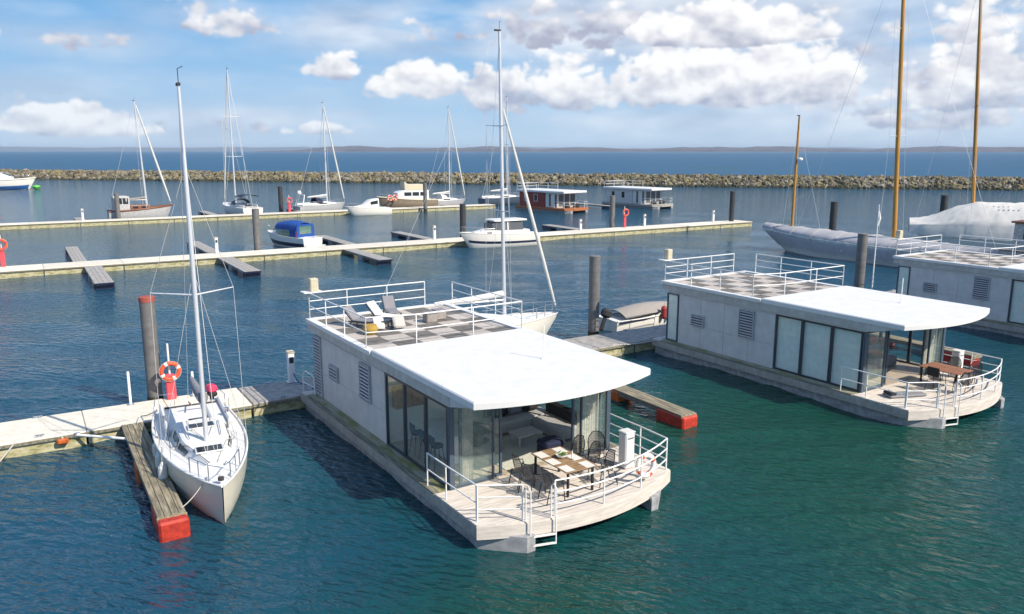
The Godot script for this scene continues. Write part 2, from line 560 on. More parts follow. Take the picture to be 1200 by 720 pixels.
	sky.panorama = ImageTexture.create_from_image(Image.create_from_data(W, H, false, Image.FORMAT_RGB8, data))
	return sky

# ---------------------------------------------------------------- water, shore, breakwater
func axis(lo: float, hi: float, cell: float, far_lo: float, far_hi: float) -> PackedFloat32Array:
	var a := []
	var x := lo
	while x < hi:
		a.append(x)
		x += cell
	var s := cell
	while x < far_hi:
		a.append(x)
		s *= 1.045
		x += s
	a.append(far_hi)
	x = lo
	s = cell
	while true:
		s *= 1.045
		x -= s
		if x <= far_lo:
			break
		a.push_front(x)
	a.push_front(far_lo)
	return PackedFloat32Array(a)

func make_water() -> void:
	var xs := axis(-6.0, 40.0, 0.16, -9000.0, 14000.0)
	var zs := axis(-40.0, -8.0, 0.16, -14000.0, 9000.0)
	var waves := []
	var r := RandomNumberGenerator.new()
	r.seed = 41
	for k in 15:
		var len: float = 0.75 * pow(1.22, k)
		var ang := deg_to_rad(-35.0 + r.randf_range(-40, 40))
		waves.append([TAU / len * cos(ang), TAU / len * sin(ang), r.randf() * TAU, 0.0065 * pow(len, 0.72) * r.randf_range(0.6, 1.2), len])
	var nx := xs.size()
	var nz := zs.size()
	var vs := PackedVector3Array()
	var ns := PackedVector3Array()
	var uv := PackedVector2Array()
	var uv2 := PackedVector2Array()
	vs.resize(nx * nz); ns.resize(nx * nz); uv.resize(nx * nz); uv2.resize(nx * nz)
	var ca := cos(deg_to_rad(-35.0))
	var sa := sin(deg_to_rad(-35.0))
	for j in nz:
		var z := zs[j]
		var dz := zs[mini(j + 1, nz - 1)] - z
		for i in nx:
			var x := xs[i]
			var dd := maxf(dz, xs[mini(i + 1, nx - 1)] - x)
			var y := 0.0
			var gx := 0.0
			var gz := 0.0
			if dd < 5.0:
				for w in waves:
					var q: float = w[4] / dd
					if q > 3.0:
						var am: float = w[3] * clampf((q - 3.0) / 3.0, 0.0, 1.0)
						var ph: float = w[0] * x + w[1] * z + w[2]
						y += am * sin(ph)
						var cs := am * cos(ph)
						gx += cs * w[0]
						gz += cs * w[1]
			var id := j * nx + i
			vs[id] = Vector3(x, y, z)
			ns[id] = Vector3(-gx, 1.0, -gz).normalized()
			uv[id] = Vector2((x * ca + z * sa) / 10.5, (-x * sa + z * ca) / 26.0)
			uv2[id] = Vector2(x, z) / 320.0 + Vector2(0.5, 0.5)
	# map of the greener, algae rich water round the houseboat berths, ragged at its edges
	var nz2 := noise(FastNoiseLite.TYPE_SIMPLEX_SMOOTH, 0.03, 4, 61)
	var im := Image.create(256, 256, false, Image.FORMAT_RGB8)
	for py in 256:
		for px in 256:
			var wx := (px - 128.0) * 1.25
			var wz := (py - 128.0) * 1.25
			var g := 0.0
			for q in [[21.0, -16.0, 17.0, 0.9], [12.0, -10.0, 12.0, 0.8], [36.0, -12.0, 14.0, 0.55]]:
				var d: float = Vector2(wx - q[0], wz - q[1]).length() / q[2]
				g = maxf(g, q[3] * (1.0 - smoothstep(0.2, 1.5, d)))
			g = clampf(g + nz2.get_noise_2d(wx * 2.0, wz * 2.0) * 0.5, 0.0, 1.0)
			im.set_pixel(px, py, Color(1.0, 1.0, 1.0).lerp(Color(1.0, 1.0, 0.63), g))
	var patches := ImageTexture.create_from_image(im)
	# the open sea lies beyond the line of the breakwater, the harbour before it
	var parts := [PackedInt32Array(), PackedInt32Array()]
	for j in nz - 1:
		for i in nx - 1:
			var a := j * nx + i
			var b := a + 1
			var c := a + nx
			var d := c + 1
			var mid := (vs[a] + vs[d]) / 2.0
			var side := 1 if (mid.x + 58.0) * 342.3 - (mid.z + 406.0) * 327.0 > 0.0 else 0
			parts[side].append_array(PackedInt32Array([a, b, d, a, d, c]))
	for k in 2:
		var arr := []
		arr.resize(Mesh.ARRAY_MAX)
		arr[Mesh.ARRAY_VERTEX] = vs
		arr[Mesh.ARRAY_NORMAL] = ns
		arr[Mesh.ARRAY_TEX_UV] = uv
		arr[Mesh.ARRAY_TEX_UV2] = uv2
		arr[Mesh.ARRAY_INDEX] = parts[k]
		var me := ArrayMesh.new()
		me.add_surface_from_arrays(Mesh.PRIMITIVE_TRIANGLES, arr)
		var m := mt(["harbour_water", "open_sea"][k], [lin(0.005, 0.052, 0.092), lin(0.01, 0.075, 0.155)][k], [0.1, 0.42][k])
		m.metallic_specular = [0.46, 0.36][k]
		m.heightmap_enabled = true
		var h := NoiseTexture2D.new()
		h.width = 1024
		h.height = 1024
		h.seamless = true
		h.noise = noise(FastNoiseLite.TYPE_SIMPLEX_SMOOTH, 0.028, 4, 77, 0.5)
		m.heightmap_texture = h
		m.heightmap_scale = [11.5, 9.0][k]
		# drifting patches of greener and bluer water
		m.detail_enabled = true
		m.detail_uv_layer = BaseMaterial3D.DETAIL_UV_2
		m.detail_blend_mode = BaseMaterial3D.BLEND_MODE_MUL
		m.detail_albedo = patches
		var o := put_mesh(["water", "sea"][k], me, m)
		o.set_meta("kind", "structure")
		o.set_meta("label", ["rippled teal harbour water inside the breakwater", "dark blue open sea beyond the breakwater"][k])

func hill(called: String, label: String, a0: float, a1: float, dist: float, h: float, m: Material, sd: int, freq: float) -> void:
	var nn := noise(FastNoiseLite.TYPE_SIMPLEX_SMOOTH, freq, 4, sd)
	var rows := []
	var steps := 260
	for i in steps + 1:
		var az := deg_to_rad(lerpf(a0, a1, float(i) / steps))
		var dir := Vector3(sin(az), 0, -cos(az))
		var fade := clampf(minf(i, steps - i) / 14.0, 0.0, 1.0)
		var top := h * (0.62 + 0.5 * nn.get_noise_1d(i)) * fade
		var line := []
		for s in [[0.0, -2.0], [0.004, 0.35], [0.02, 0.55], [0.06, 0.85], [0.1, 1.0], [0.2, 0.9], [0.3, -0.2]]:
			var d: float = dist * (1.0 + s[0]) + 0.02 * dist * nn.get_noise_2d(i * 1.3, 50.0)
			var yy: float = s[1] if s[1] < 0.0 else top * s[1] * (1.0 + 0.25 * nn.get_noise_2d(i * 2.0, s[0] * 900.0))
			line.append(dir * d + Vector3.UP * yy)
		rows.append(line)
	var o := put(called, MB.new().skin(rows), m)
	o.set_meta("kind", "structure")
	o.set_meta("label", label)

func make_breakwater() -> void:
	var t := thing("breakwater", "long low mound of tan boulders closing off the harbour", "breakwater")
	var p0 := Vector3(-65.4, 0, -399)
	var p1 := Vector3(261.6, 0, -56.7)
	var dir := (p1 - p0).normalized()
	var out := Vector3(dir.z, 0, -dir.x) # towards the open sea
	if out.z > 0.0:
		out = -out
	var mb := MB.new()
	var prof: Array[Vector2] = [Vector2(-1.5, -1.0), Vector2(8.0, 2.0), Vector2(13.0, 2.0), Vector2(22.0, -1.0)]
	for k in 3:
		var a := p0 + out * prof[k].x + Vector3.UP * prof[k].y
		var b := p1 + out * prof[k].x + Vector3.UP * prof[k].y
		var c := p1 + out * prof[k + 1].x + Vector3.UP * prof[k + 1].y
		var d := p0 + out * prof[k + 1].x + Vector3.UP * prof[k + 1].y
		mb.quad(a, b, c, d)
	put("core", mb, M.rock_core, t)
	# boulders: three lumpy shapes
	var r := RandomNumberGenerator.new()
	r.seed = 8
	var tones := [Vector3(0.42, 0.37, 0.2), Vector3(0.36, 0.32, 0.19), Vector3(0.5, 0.43, 0.3), Vector3(0.26, 0.22, 0.13), Vector3(0.34, 0.31, 0.26), Vector3(0.45, 0.36, 0.17), Vector3(0.2, 0.18, 0.12), Vector3(0.55, 0.5, 0.4)]
	var len := p0.distance_to(p1)
	for kind in 3:
		var nn := noise(FastNoiseLite.TYPE_SIMPLEX, 0.9, 2, 100 + kind)
		var rows := []
		for i in 7:
			var line := []
			var ph := PI * i / 6.0
			for j in 10:
				var th := TAU * j / 10.0
				var d := Vector3(sin(ph) * cos(th), cos(ph), sin(ph) * sin(th))
				line.append(d * (0.75 + 0.45 * nn.get_noise_3dv(d * 1.3)) * Vector3(1.1, 0.8, 0.95))
			rows.append(line)
		var me := MB.new().skin(rows, true, false).mesh()
		var mm := MultiMesh.new()
		mm.transform_format = MultiMesh.TRANSFORM_3D
		mm.use_colors = true
		mm.mesh = me
		var cnt := 5000
		mm.instance_count = cnt
		for q in cnt:
			var s := r.randf() * len
			var w := r.randf_range(-1.2, 14.5)
			var y := -0.6 + 2.9 * clampf((w + 1.2) / 9.2, 0, 1)
			y = minf(y, 2.2) + r.randf_range(-0.25, 0.35)
			var sz := 0.36 + 0.8 * pow(r.randf(), 2.0)
			var bs := Basis(Vector3(r.randf_range(-1, 1), r.randf_range(-1, 1), r.randf_range(-1, 1)).normalized(), r.randf() * TAU).scaled(Vector3.ONE * sz)
			mm.set_instance_transform(q, Transform3D(bs, p0 + dir * s + out * w + Vector3.UP * y))
			var c: Vector3 = tones[r.randi() % tones.size()] * r.randf_range(0.62, 0.92)
			if y < 0.25:
				c = Vector3(0.07, 0.075, 0.045)
			mm.set_instance_color(q, Color(c.x, c.y, c.z))
		var o := MultiMeshInstance3D.new()
		o.multimesh = mm
		o.material_override = M.rock
		o.name = "boulders"
		o.set_meta("kind", "stuff")
		t.add_child(o, true)

# ---------------------------------------------------------------- houseboats
func P(x: float, y: float, z: float) -> Vector3:
	return Vector3(x, y, z)

# a railing: posts at the points given, rails joining them at the heights given
func railing(parent: Node, pts: Array, h: float, heights: Array, rails := true, r := 0.022, called := "railing") -> Node3D:
	var t := node(called, parent)
	for p in pts:
		put("post", MB.new().tube([p, p + P(0, h, 0)], r, 8), M.metal_white, t)
	if rails:
		for y in heights:
			var line := []
			for p in pts:
				line.append(p + P(0, y, 0))
			put("rail", MB.new().tube(line, r * (1.0 if y >= h - 0.01 else 0.8), 8), M.metal_white, t)
	return t

func arc_z(x: float, top: float, k: float) -> float:
	return top - k * x * x

func louvre(parent: Node, x: float, z0: float, z1: float, y0: float, y1: float, s: float) -> void:
	var t := node("louvre", parent)
	put("shade_backing", MB.new().span(P(minf(x, x + s * 0.006), y0, z0), P(maxf(x, x + s * 0.006), y1, z1)), M.louvre_shade, t)  # sheet coloured dark as the shade seen between slats
	var f := MB.new()
	var w := 0.035
	var dp := 0.085
	for q in [[y0, y1, z0, z0 + w], [y0, y1, z1 - w, z1], [y0, y0 + w, z0 + w, z1 - w], [y1 - w, y1, z0 + w, z1 - w]]:
		f.span(P(minf(x + s * 0.008, x + s * dp), q[0], q[2]), P(maxf(x + s * 0.008, x + s * dp), q[1], q[3]))
	put("frame", f, M.louvre, t)
	var cnt := int((y1 - y0 - 0.07) / 0.115)
	var me := MB.new()
	me.hexa(P(s * 0.068, 0, (z0 + z1) / 2.0), P(s * 0.012, -0.022, 0), P(0.004, 0.004 * s, 0), P(0, 0, (z1 - z0) / 2.0 - w - 0.002))
	var shared := me.mesh()
	for k in cnt:
		var o := put_mesh("slat", shared, M.louvre, t)
		o.position = P(x, y0 + w + (k + 0.5) * (y1 - y0 - 2.0 * w) / cnt, 0)

# a framed pane standing in the plane x = c (along z) or z = c (along x)
func pane(parent: Node, along_z: bool, c: float, a0: float, a1: float, y0: float, y1: float, glass: Material, fw := 0.055, fm: Material = null) -> Node3D:
	var t := node("window", parent)
	var f := MB.new()
	var d := 0.04
	for s in [[a0, a0 + fw, y0, y1], [a1 - fw, a1, y0, y1], [a0 + fw, a1 - fw, y0, y0 + fw], [a0 + fw, a1 - fw, y1 - fw, y1]]:
		if along_z:
			f.span(P(c - d, s[2], s[0]), P(c + d, s[3], s[1]))
		else:
			f.span(P(s[0], s[2], c - d), P(s[1], s[3], c + d))
	put("frame", f, fm if fm else M.frame_dark, t)
	var g := MB.new()
	var i := fw - 0.005
	if along_z:
		g.quad(P(c, y0 + i, a0 + i), P(c, y0 + i, a1 - i), P(c, y1 - i, a1 - i), P(c, y1 - i, a0 + i))
	else:
		g.quad(P(a0 + i, y0 + i, c), P(a1 - i, y0 + i, c), P(a1 - i, y1 - i, c), P(a0 + i, y1 - i, c))
	put("pane", g, glass, t)
	return t

func houseboat(at: Vector3, turn: float, label: String, o: Dictionary) -> Node3D:
	var t := thing("houseboat", label, "houseboat", at, turn, "flat roofed houseboats moored stern to the dock")
	var DK := 0.68
	var W := 2.85
	var R := -10.7
	# pontoons
	for s in [-1.0, 1.0]:
		put("pontoon", MB.new().prism(PackedVector2Array([Vector2(s * 3.2, R - 0.4), Vector2(s * 3.2, 2.15), Vector2(s * 2.25, 3.02), Vector2(s * 2.0, 3.02), Vector2(s * 2.0, R - 0.4)]), -0.5, 0.36, 0.02), M.pontoon_grey, t)
	# deck slab with a curved front
	var edge := PackedVector2Array([Vector2(-3.35, R - 0.5), Vector2(3.35, R - 0.5), Vector2(3.35, 0.9)])
	for k in 25:
		var x := 3.35 - 6.7 * k / 24.0
		edge.append(Vector2(x, arc_z(x, 3.2, 0.078)))
	edge.append(Vector2(-3.35, 0.9))
	put("deck_slab", MB.new().prism(edge, 0.34, DK - 0.05, 0.012), M.hull_concrete, t)
	var lip := MB.new()
	var front_pts := []
	for k in 25:
		var x := -3.35 + 6.7 * k / 24.0
		front_pts.append(P(x, 0, arc_z(x, 3.2, 0.078)))
	for k in 24:
		var a: Vector3 = front_pts[k]
		var b: Vector3 = front_pts[k + 1]
		lip.quad(a + P(0, 0.3, 0.03), b + P(0, 0.3, 0.03), b + P(0, DK - 0.03, 0.03), a + P(0, DK - 0.03, 0.03))
		lip.quad(a + P(0, DK - 0.03, 0.03), b + P(0, DK - 0.03, 0.03), b + P(0, DK - 0.03, 0), a + P(0, DK - 0.03, 0))
		lip.quad(b + P(0, 0.3, 0.03), a + P(0, 0.3, 0.03), a + P(0, 0.3, 0), b + P(0, 0.3, 0))
	put("front_board", lip, M.board_x0, t)
	# deck boards
	var deck := node("deck", t)
	var z := 0.06
	var k_ := 0
	while z < 3.2:
		var z1 := minf(z + 0.138, 3.2)
		# the board is cut by the curve of the front
		var rect := PackedVector2Array([Vector2(-3.33, z), Vector2(3.33, z), Vector2(3.33, z1), Vector2(-3.33, z1)])
		for piece in Geometry2D.intersect_polygons(rect, edge):
			put("deck_board", MB.new().prism(piece, DK - 0.047, DK + 0.003, 0.004), M["board_x%d" % [k_ % 3]], deck)
		z += 0.146
		k_ += 1
	for s in [-1.0, 1.0]:
		for k in 3:
			var bm: Material = M.moss_board if (s < 0 and k > 0) else M["board_z%d" % k]
			put("deck_board", MB.new().bevel(P(s * (3.26 - k * 0.166), DK - 0.022, (R + 0.05) / 2.0), P(0.155, 0.05, -R - 0.05), 0.006), bm, deck)
	for k in 3:
		put("deck_board", MB.new().bevel(P(0, DK - 0.022, R - 0.1 - k * 0.16), P(6.6, 0.05, 0.15), 0.006), M["board_x%d" % k], deck)
	# floor and ceiling of the cabin
	put("cabin_floor", MB.new().span(P(-W + 0.03, DK - 0.045, R + 0.05), P(W - 0.03, DK + 0.02, 0.03)), M.floor_wood, t)
	put("ceiling", MB.new().span(P(-W + 0.01, 3.1, R + 0.02), P(W - 0.01, 3.2, 0.0)), M.roof_white, t)
	# side walls: cladding panels on a core
	var G0 := -4.15
	for s in [-1.0, 1.0]:
		var wall := node("wall", t)
		put("wall_core", MB.new().span(P(minf(s * W - s * 0.1, s * W), DK, R), P(maxf(s * W - s * 0.1, s * W), 3.1, G0)), M.cladding, wall)
		var zs := [R, -9.9, -8.45, -7.0, -5.55, G0]
		for k in zs.size() - 1:
			if k == 0 and s < 0 and o.get("rear", "louvre") != "panel":
				continue
			for row in [[DK + 0.01, 1.72], [1.732, 3.09]]:
				put("panel", MB.new().bevel(P(s * (W + 0.012), (row[0] + row[1]) / 2.0, (zs[k] + zs[k + 1]) / 2.0), P(0.022, row[1] - row[0], zs[k + 1] - zs[k] - 0.012), 0.004), M.cladding, wall)
		if s < 0:
			var px := -W - 0.024
			if o.get("rear", "louvre") == "louvre":
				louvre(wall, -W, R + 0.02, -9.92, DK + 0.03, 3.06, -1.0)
			elif o.get("rear") == "glass":
				pane(wall, true, -W - 0.03, R + 0.02, -9.92, DK + 0.03, 3.06, M.glass, 0.05, M.frame_blue)
				put("blind", MB.new().span(P(-W - 0.012, DK + 0.08, R + 0.08), P(-W - 0.004, 3.0, -9.98)), M.blind, wall)
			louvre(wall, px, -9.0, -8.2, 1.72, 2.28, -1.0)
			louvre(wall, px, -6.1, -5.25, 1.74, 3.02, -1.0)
		# big side panes
		var gz := [G0 + 0.03, -2.78, -1.38, -0.02]
		for k in 3:
			pane(t, true, s * (W - 0.02), gz[k], gz[k + 1] - 0.004, DK + 0.02, 3.09, M.glass, 0.06)
	put("rear_wall", MB.new().span(P(-W + 0.1, DK, R + 0.004), P(W - 0.1, 3.1, R + 0.12)), M.cladding, t)
	put("partition", MB.new().span(P(-W + 0.1, DK + 0.02, G0 - 0.12), P(W - 0.1, 3.098, G0 - 0.02)), M.inner_wall, t)
	# corner posts and the front glazing with the sliding door pushed open
	for s in [-1.0, 1.0]:
		put("corner_post", MB.new().bevel(P(s * (W - 0.05), (DK + 3.1) / 2.0, 0.06), P(0.16, 3.1 - DK, 0.12), 0.01), M.frame_blue, t)
	pane(t, false, 0.07, -W + 0.06, -1.42, DK + 0.02, 3.09, M.glass, 0.05, M.frame_blue)
	pane(t, false, -0.02, -2.5, -1.1, DK + 0.02, 3.09, M.glass, 0.07, M.frame_blue)
	pane(t, false, 0.07, 1.72, W - 0.06, DK + 0.02, 3.09, M.glass, 0.05, M.frame_blue)
	pane(t, false, -0.02, 1.46, 2.6, DK + 0.02, 3.09, M.glass, 0.07, M.frame_blue)
	# curtain behind one pane
	for cspan in o.get("curtains", [[1.75, 2.7]]):
		var rows := []
		for i in 41:
			var x := lerpf(cspan[0], cspan[1], i / 40.0)
			var zz := -0.14 + 0.035 * sin(i * 1.57 + 0.4 * sin(i * 0.7))
			rows.append([P(x, 3.05, zz), P(x, DK + 0.05, zz)])
		put("curtain", MB.new().skin(rows), M.curtain, t)
	for bspan in o.get("blinds", []):
		put("blind", MB.new().span(P(-W + 0.09, DK + 0.06, bspan[0]), P(-W + 0.1, 3.08, bspan[1])), M.blind, t)
	# roof: fascia ring, then the white canopy over the front, tiles over the back
	var roof := node("roof", t)
	var rp := PackedVector2Array([Vector2(-3.0, R - 0.25), Vector2(3.0, R - 0.25), Vector2(3.0, 0.35), Vector2(-3.0, 0.35)])
	put("roof_slab", MB.new().prism(rp, 3.2, 3.56, 0.02), M.fascia, roof)
	var cap := MB.new()
	cap.span(P(-3.06, 3.5, R - 0.31), P(-2.8, 3.64, -4.86))
	cap.span(P(2.8, 3.5, R - 0.31), P(3.06, 3.64, -4.86))
	cap.span(P(-2.8, 3.5, R - 0.31), P(2.8, 3.64, R - 0.05))
	put("roof_edge", cap, M.roof_white, roof)
	var cp := PackedVector2Array([Vector2(3.0, -4.85), Vector2(3.02, 1.7)])
	for k in 23:
		var x := 2.98 - 5.96 * (k + 1) / 24.0
		cp.append(Vector2(x, arc_z(x, 2.3, 0.066)))
	cp.append(Vector2(-3.02, 1.7))
	cp.append(Vector2(-3.0, -4.85))
	put("canopy", MB.new().prism(cp, 3.5, 3.7, 0.035), M.roof_white, roof)
	for k in 3:
		put("roof_seam", MB.new().bevel(P(0, 3.702, -3.3 + k * 1.6), P(5.9, 0.012, 0.05), 0.004), M.soffit, roof)
	# sloping soffit that carries the canopy
	var so := MB.new()
	so.quad(P(-2.98, 3.2, 0.35), P(2.98, 3.2, 0.35), P(2.9, 3.498, 1.6), P(-2.9, 3.498, 1.6))
	so.tri(P(-2.98, 3.2, 0.35), P(-2.9, 3.498, 1.6), P(-2.98, 3.498, 0.35))
	so.tri(P(2.98, 3.2, 0.35), P(2.98, 3.498, 0.35), P(2.9, 3.498, 1.6))
	put("soffit", so, M.soffit, roof)
	# chequered roof tiles
	if o.get("tiles", true):
		var tiles := node("roof_terrace", t)
		var x0 := -2.78
		var z0 := R - 0.03
		var ts := 5.56 / 6.0
		var td := (-4.88 - z0) / 6.0
		var shared := MB.new()
		for k in 5:
			shared.bevel(P(0, 0, -td / 2.0 + td * (k + 0.5) / 5.0), P(ts - 0.012, 0.03, td / 5.0 - 0.012), 0.004)
		var me := shared.mesh()
		for i in 6:
			for j in 6:
				var dark := (i + j) % 2 == int(o.get("phase", 0))
				var m: Material = M[("tile_dark%d" if dark else "tile_light%d") % [(i * 7 + j * 3) % 3]]
				var q := put_mesh("roof_tile", me, m, tiles)
				q.position = P(x0 + ts * (i + 0.5), 3.58, z0 + td * (j + 0.5))
		put("roof_membrane", MB.new().span(P(-2.795, 3.561, R - 0.045), P(2.795, 3.564, -4.86)), M.membrane, tiles)
	# roof rails
	var y := 3.64
	var hs := [0.36, 0.68, 1.0]
	railing(t, [P(-2.93, y, R - 0.18), P(-1.4, y, R - 0.18), P(0.3, y, R - 0.18), P(2.0, y, R - 0.18)], 1.0, hs)
	railing(t, [P(-2.93, y, R - 0.18), P(-2.93, y, -9.1), P(-2.93, y, -7.3), P(-2.93, y, -5.4)], 1.0, hs if o.get("side_rails", false) else [0.5, 1.0])
	railing(t, [P(-2.93, y, -5.4), P(-1.3, y, -5.0), P(0.9, y, -5.0), P(2.93, y, -5.0)], 1.0, [0.5, 1.0])
	railing(t, [P(2.93, y, R + 0.5), P(2.93, y, -8.6), P(2.93, y, -6.8), P(2.93, y, -5.0)], 1.0, hs)
	# shelf with a cream box on the rear corner of the rail
	var shelf := node("corner_box", t)
	put("shelf", MB.new().bevel(P(-2.8, y + 1.03, R - 0.22), P(0.75, 0.05, 0.5), 0.015), M.roof_white, shelf)
	put("box", MB.new().bevel(P(-2.72, y + 1.3, R - 0.22), P(0.32, 0.5, 0.3), 0.03), M.cream_box, shelf)
	# pole on the canopy
	put("roof_pole", MB.new().tube([P(1.0, 3.7, -0.9), P(1.0, 4.75, -0.9)], 0.018, 8), M.metal_white, t)
	put("roof_pole", MB.new().lathe(P(1.0, 3.7, -0.9), [Vector2(0.1, 0), Vector2(0.1, 0.02), Vector2(0.03, 0.05)], 12), M.metal_white, t)
	# terrace rails: short side rail, front rail after the ladder gap, side rail
	if o.get("terrace", true):
		var fr := []
		for k in 13:
			var x := lerpf(-1.35, 3.22, k / 12.0)
			fr.append(P(x, DK, arc_z(x, 3.1, 0.078)))
		var f := node("front_railing", t)
		for k in [0, 4, 8, 12]:
			put("post", MB.new().tube([fr[k], fr[k] + P(0, 0.98, 0)], 0.024, 8), M.metal_white, f)
		for h in [0.33, 0.66, 0.98]:
			var line := []
			for p in fr:
				line.append(p + P(0, h, 0))
			put("rail", MB.new().tube(line, 0.022, 8), M.metal_white, f)
		railing(t, [P(3.22, DK, 2.29), P(3.26, DK, 1.1), P(3.26, DK, -0.4)], 0.98, [0.33, 0.66, 0.98], true, 0.022, "side_railing")
		railing(t, [P(-3.24, DK, -0.55), P(-3.24, DK, 0.55), P(-3.2, DK, 2.1)], 0.98, [0.5, 0.98] , true, 0.022, "side_railing")
		railing(t, [P(-3.2, DK, 2.14), P(-2.2, DK, arc_z(-2.2, 3.1, 0.078))], 0.98, [0.33, 0.66, 0.98], true, 0.022, "side_railing")
		# bathing ladder hung over the front edge
		var l := node("ladder", t)
		for x in [-2.12, -1.45]:
			var zf := arc_z(x, 3.32, 0.078)
			put("stile", MB.new().tube([P(x, DK, zf - 0.22), P(x, DK + 0.86, zf - 0.22), P(x, DK + 0.95, zf - 0.1), P(x, DK + 0.86, zf), P(x, 0.02, zf)], 0.02, 8), M.metal_white, l)
		for h in [0.05, 0.3]:
			put("step", MB.new().bar(P(-2.12, h, arc_z(-2.12, 3.32, 0.078)), P(-1.45, h, arc_z(-1.45, 3.32, 0.078)), 0.06, 0.035), M.metal_white, l)
	return t

# ---------------------------------------------------------------- furniture
func mesh_chair(label: String) -> Node3D:
	var t := thing("terrace_chair", label, "chair", Vector3.ZERO, 0.0, "dark woven chairs round a terrace table")
	# seat and back are woven of narrow straps with gaps between them
	var sm := MB.new()
	for j in 14:
		var x0 := lerpf(-0.23, 0.23, j / 14.0)
		var x1 := x0 + 0.021
		var strip := []
		for i in 5:
			var z := lerpf(0.24, -0.2, i / 4.0)
			strip.append([P(x0, 0.44 - 0.02 * (1.0 - pow(x0 / 0.23, 2.0)) - 0.0025 * i, z), P(x1, 0.44 - 0.02 * (1.0 - pow(x1 / 0.23, 2.0)) - 0.0025 * i, z)])
		sm.skin(strip)
	for i in 4:
		sm.bar(P(-0.23, 0.425, lerpf(0.2, -0.16, i / 3.0)), P(0.23, 0.425, lerpf(0.2, -0.16, i / 3.0)), 0.02, 0.008)
	put("seat", sm, M.wicker, t)
	var curve := func(h: float, a: float) -> Vector3:
		var wd := 0.25 * sqrt(1.0 - pow(maxf(0.0, h - 0.45) / 0.56, 2.0) * 0.75)
		return P(a * wd, 0.46 + h * 0.48, -0.2 - 0.12 * h + 0.09 * a * a)
	var back := []
	for i in 8:
		var line := []
		for j in 9:
			line.append(curve.call(i / 7.0, lerpf(-1.0, 1.0, j / 8.0)))
		back.append(line)
	var bm := MB.new()
	for j in 16:
		var a0 := lerpf(-1.0, 1.0, j / 16.0)
		var strip := []
		for i in 8:
			strip.append([curve.call(i / 7.0, a0), curve.call(i / 7.0, a0 + 0.075)])
		bm.skin(strip)
	for i in range(1, 7):
		var strip := []
		for j in 9:
			strip.append([curve.call(i / 7.0 - 0.012, lerpf(-1.0, 1.0, j / 8.0)), curve.call(i / 7.0 + 0.012, lerpf(-1.0, 1.0, j / 8.0))])
		bm.skin(strip)
	put("backrest", bm, M.wicker, t)
	var rim := [back[0][0]]
	for i in range(1, 8):
		rim.append(back[i][0])
	for j in range(1, 9):
		rim.append(back[7][j])
	for i in range(6, -1, -1):
		rim.append(back[i][8])
	put("back_frame", MB.new().tube(rim, 0.014, 6), M.black_fabric, t)
	for s in [-1.0, 1.0]:
		put("leg", MB.new().tube([P(s * 0.25, 0, 0.26), P(s * 0.25, 0.42, 0.22), P(s * 0.27, 0.64, 0.16), P(s * 0.27, 0.66, -0.1), P(s * 0.25, 0.7, -0.17)], 0.014, 6), M.black_fabric, t)
		put("leg", MB.new().tube([P(s * 0.25, 0, -0.3), P(s * 0.24, 0.44, -0.2)], 0.014, 6), M.black_fabric, t)
	return t

func terrace_table(label: String, at: Vector3, turn: float, lx: float, lz: float, wood: Material) -> void:
	var t := thing("terrace_table", label, "table", at, turn)
	var cnt := 7
	for k in cnt:
		put("slat", MB.new().bevel(P(0, 0.73, -lz / 2.0 + lz * (k + 0.5) / cnt), P(lx, 0.03, lz / cnt - 0.01), 0.006), wood, t)
	var fr := MB.new()
	for s in [-1.0, 1.0]:
		fr.span(P(-lx / 2 + 0.08, 0.66, s * (lz / 2 - 0.1) - 0.02), P(lx / 2 - 0.08, 0.712, s * (lz / 2 - 0.1) + 0.02))
	put("apron", fr, M.black_fabric, t)
	for sx in [-1.0, 1.0]:
		for sz in [-1.0, 1.0]:
			put("leg", MB.new().bevel(P(sx * (lx / 2 - 0.1), 0.357, sz * (lz / 2 - 0.1)), P(0.06, 0.714, 0.06), 0.006), M.black_fabric, t)

func terrace_box(label: String, at: Vector3, turn: float) -> void:
	var t := thing("storage_locker", label, "locker", at, turn)
	put("body", MB.new().bevel(P(0, 0.56, 0), P(0.36, 1.1, 0.36), 0.04), M.roof_white, t)
	put("lid", MB.new().bevel(P(0, 1.13, 0), P(0.38, 0.05, 0.38), 0.02), M.roof_white, t)
	put("handle", MB.new().bar(P(-0.1, 0.98, 0.2), P(0.1, 0.98, 0.2), 0.03, 0.03), M.steel, t)

func ring_buoy(called: String, label: String, at: Vector3, tilt: Basis, ra: float, main: Material, band: Material) -> Node3D:
	var t := thing(called, label, "lifebuoy", at)
	t.basis = tilt
	for part in 8:
		var pts := []
		var g0 := TAU * (part / 2) / 4.0 + (0.0 if part % 2 == 0 else TAU * 0.2) + 0.6
		var g1 := g0 + TAU * (0.2 if part % 2 == 0 else 0.05)
		for k in 7:
			var g := lerpf(g0, g1, k / 6.0)
			pts.append(P(cos(g) * ra, sin(g) * ra, 0))
		put("band" if part % 2 else "ring", MB.new().tube(pts, ra * (0.27 if part % 2 else 0.255), 12), band if part % 2 else main, t)
	var rp := []
	for k in 17:
		var g := TAU * k / 16.0
		var q := ra * (1.3 + 0.04 * sin(8.0 * g))
		rp.append(P(cos(g) * q, sin(g) * q, 0.02))
	put("grab_line", MB.new().tube(rp, 0.009, 6), M.rope, t)
	return t

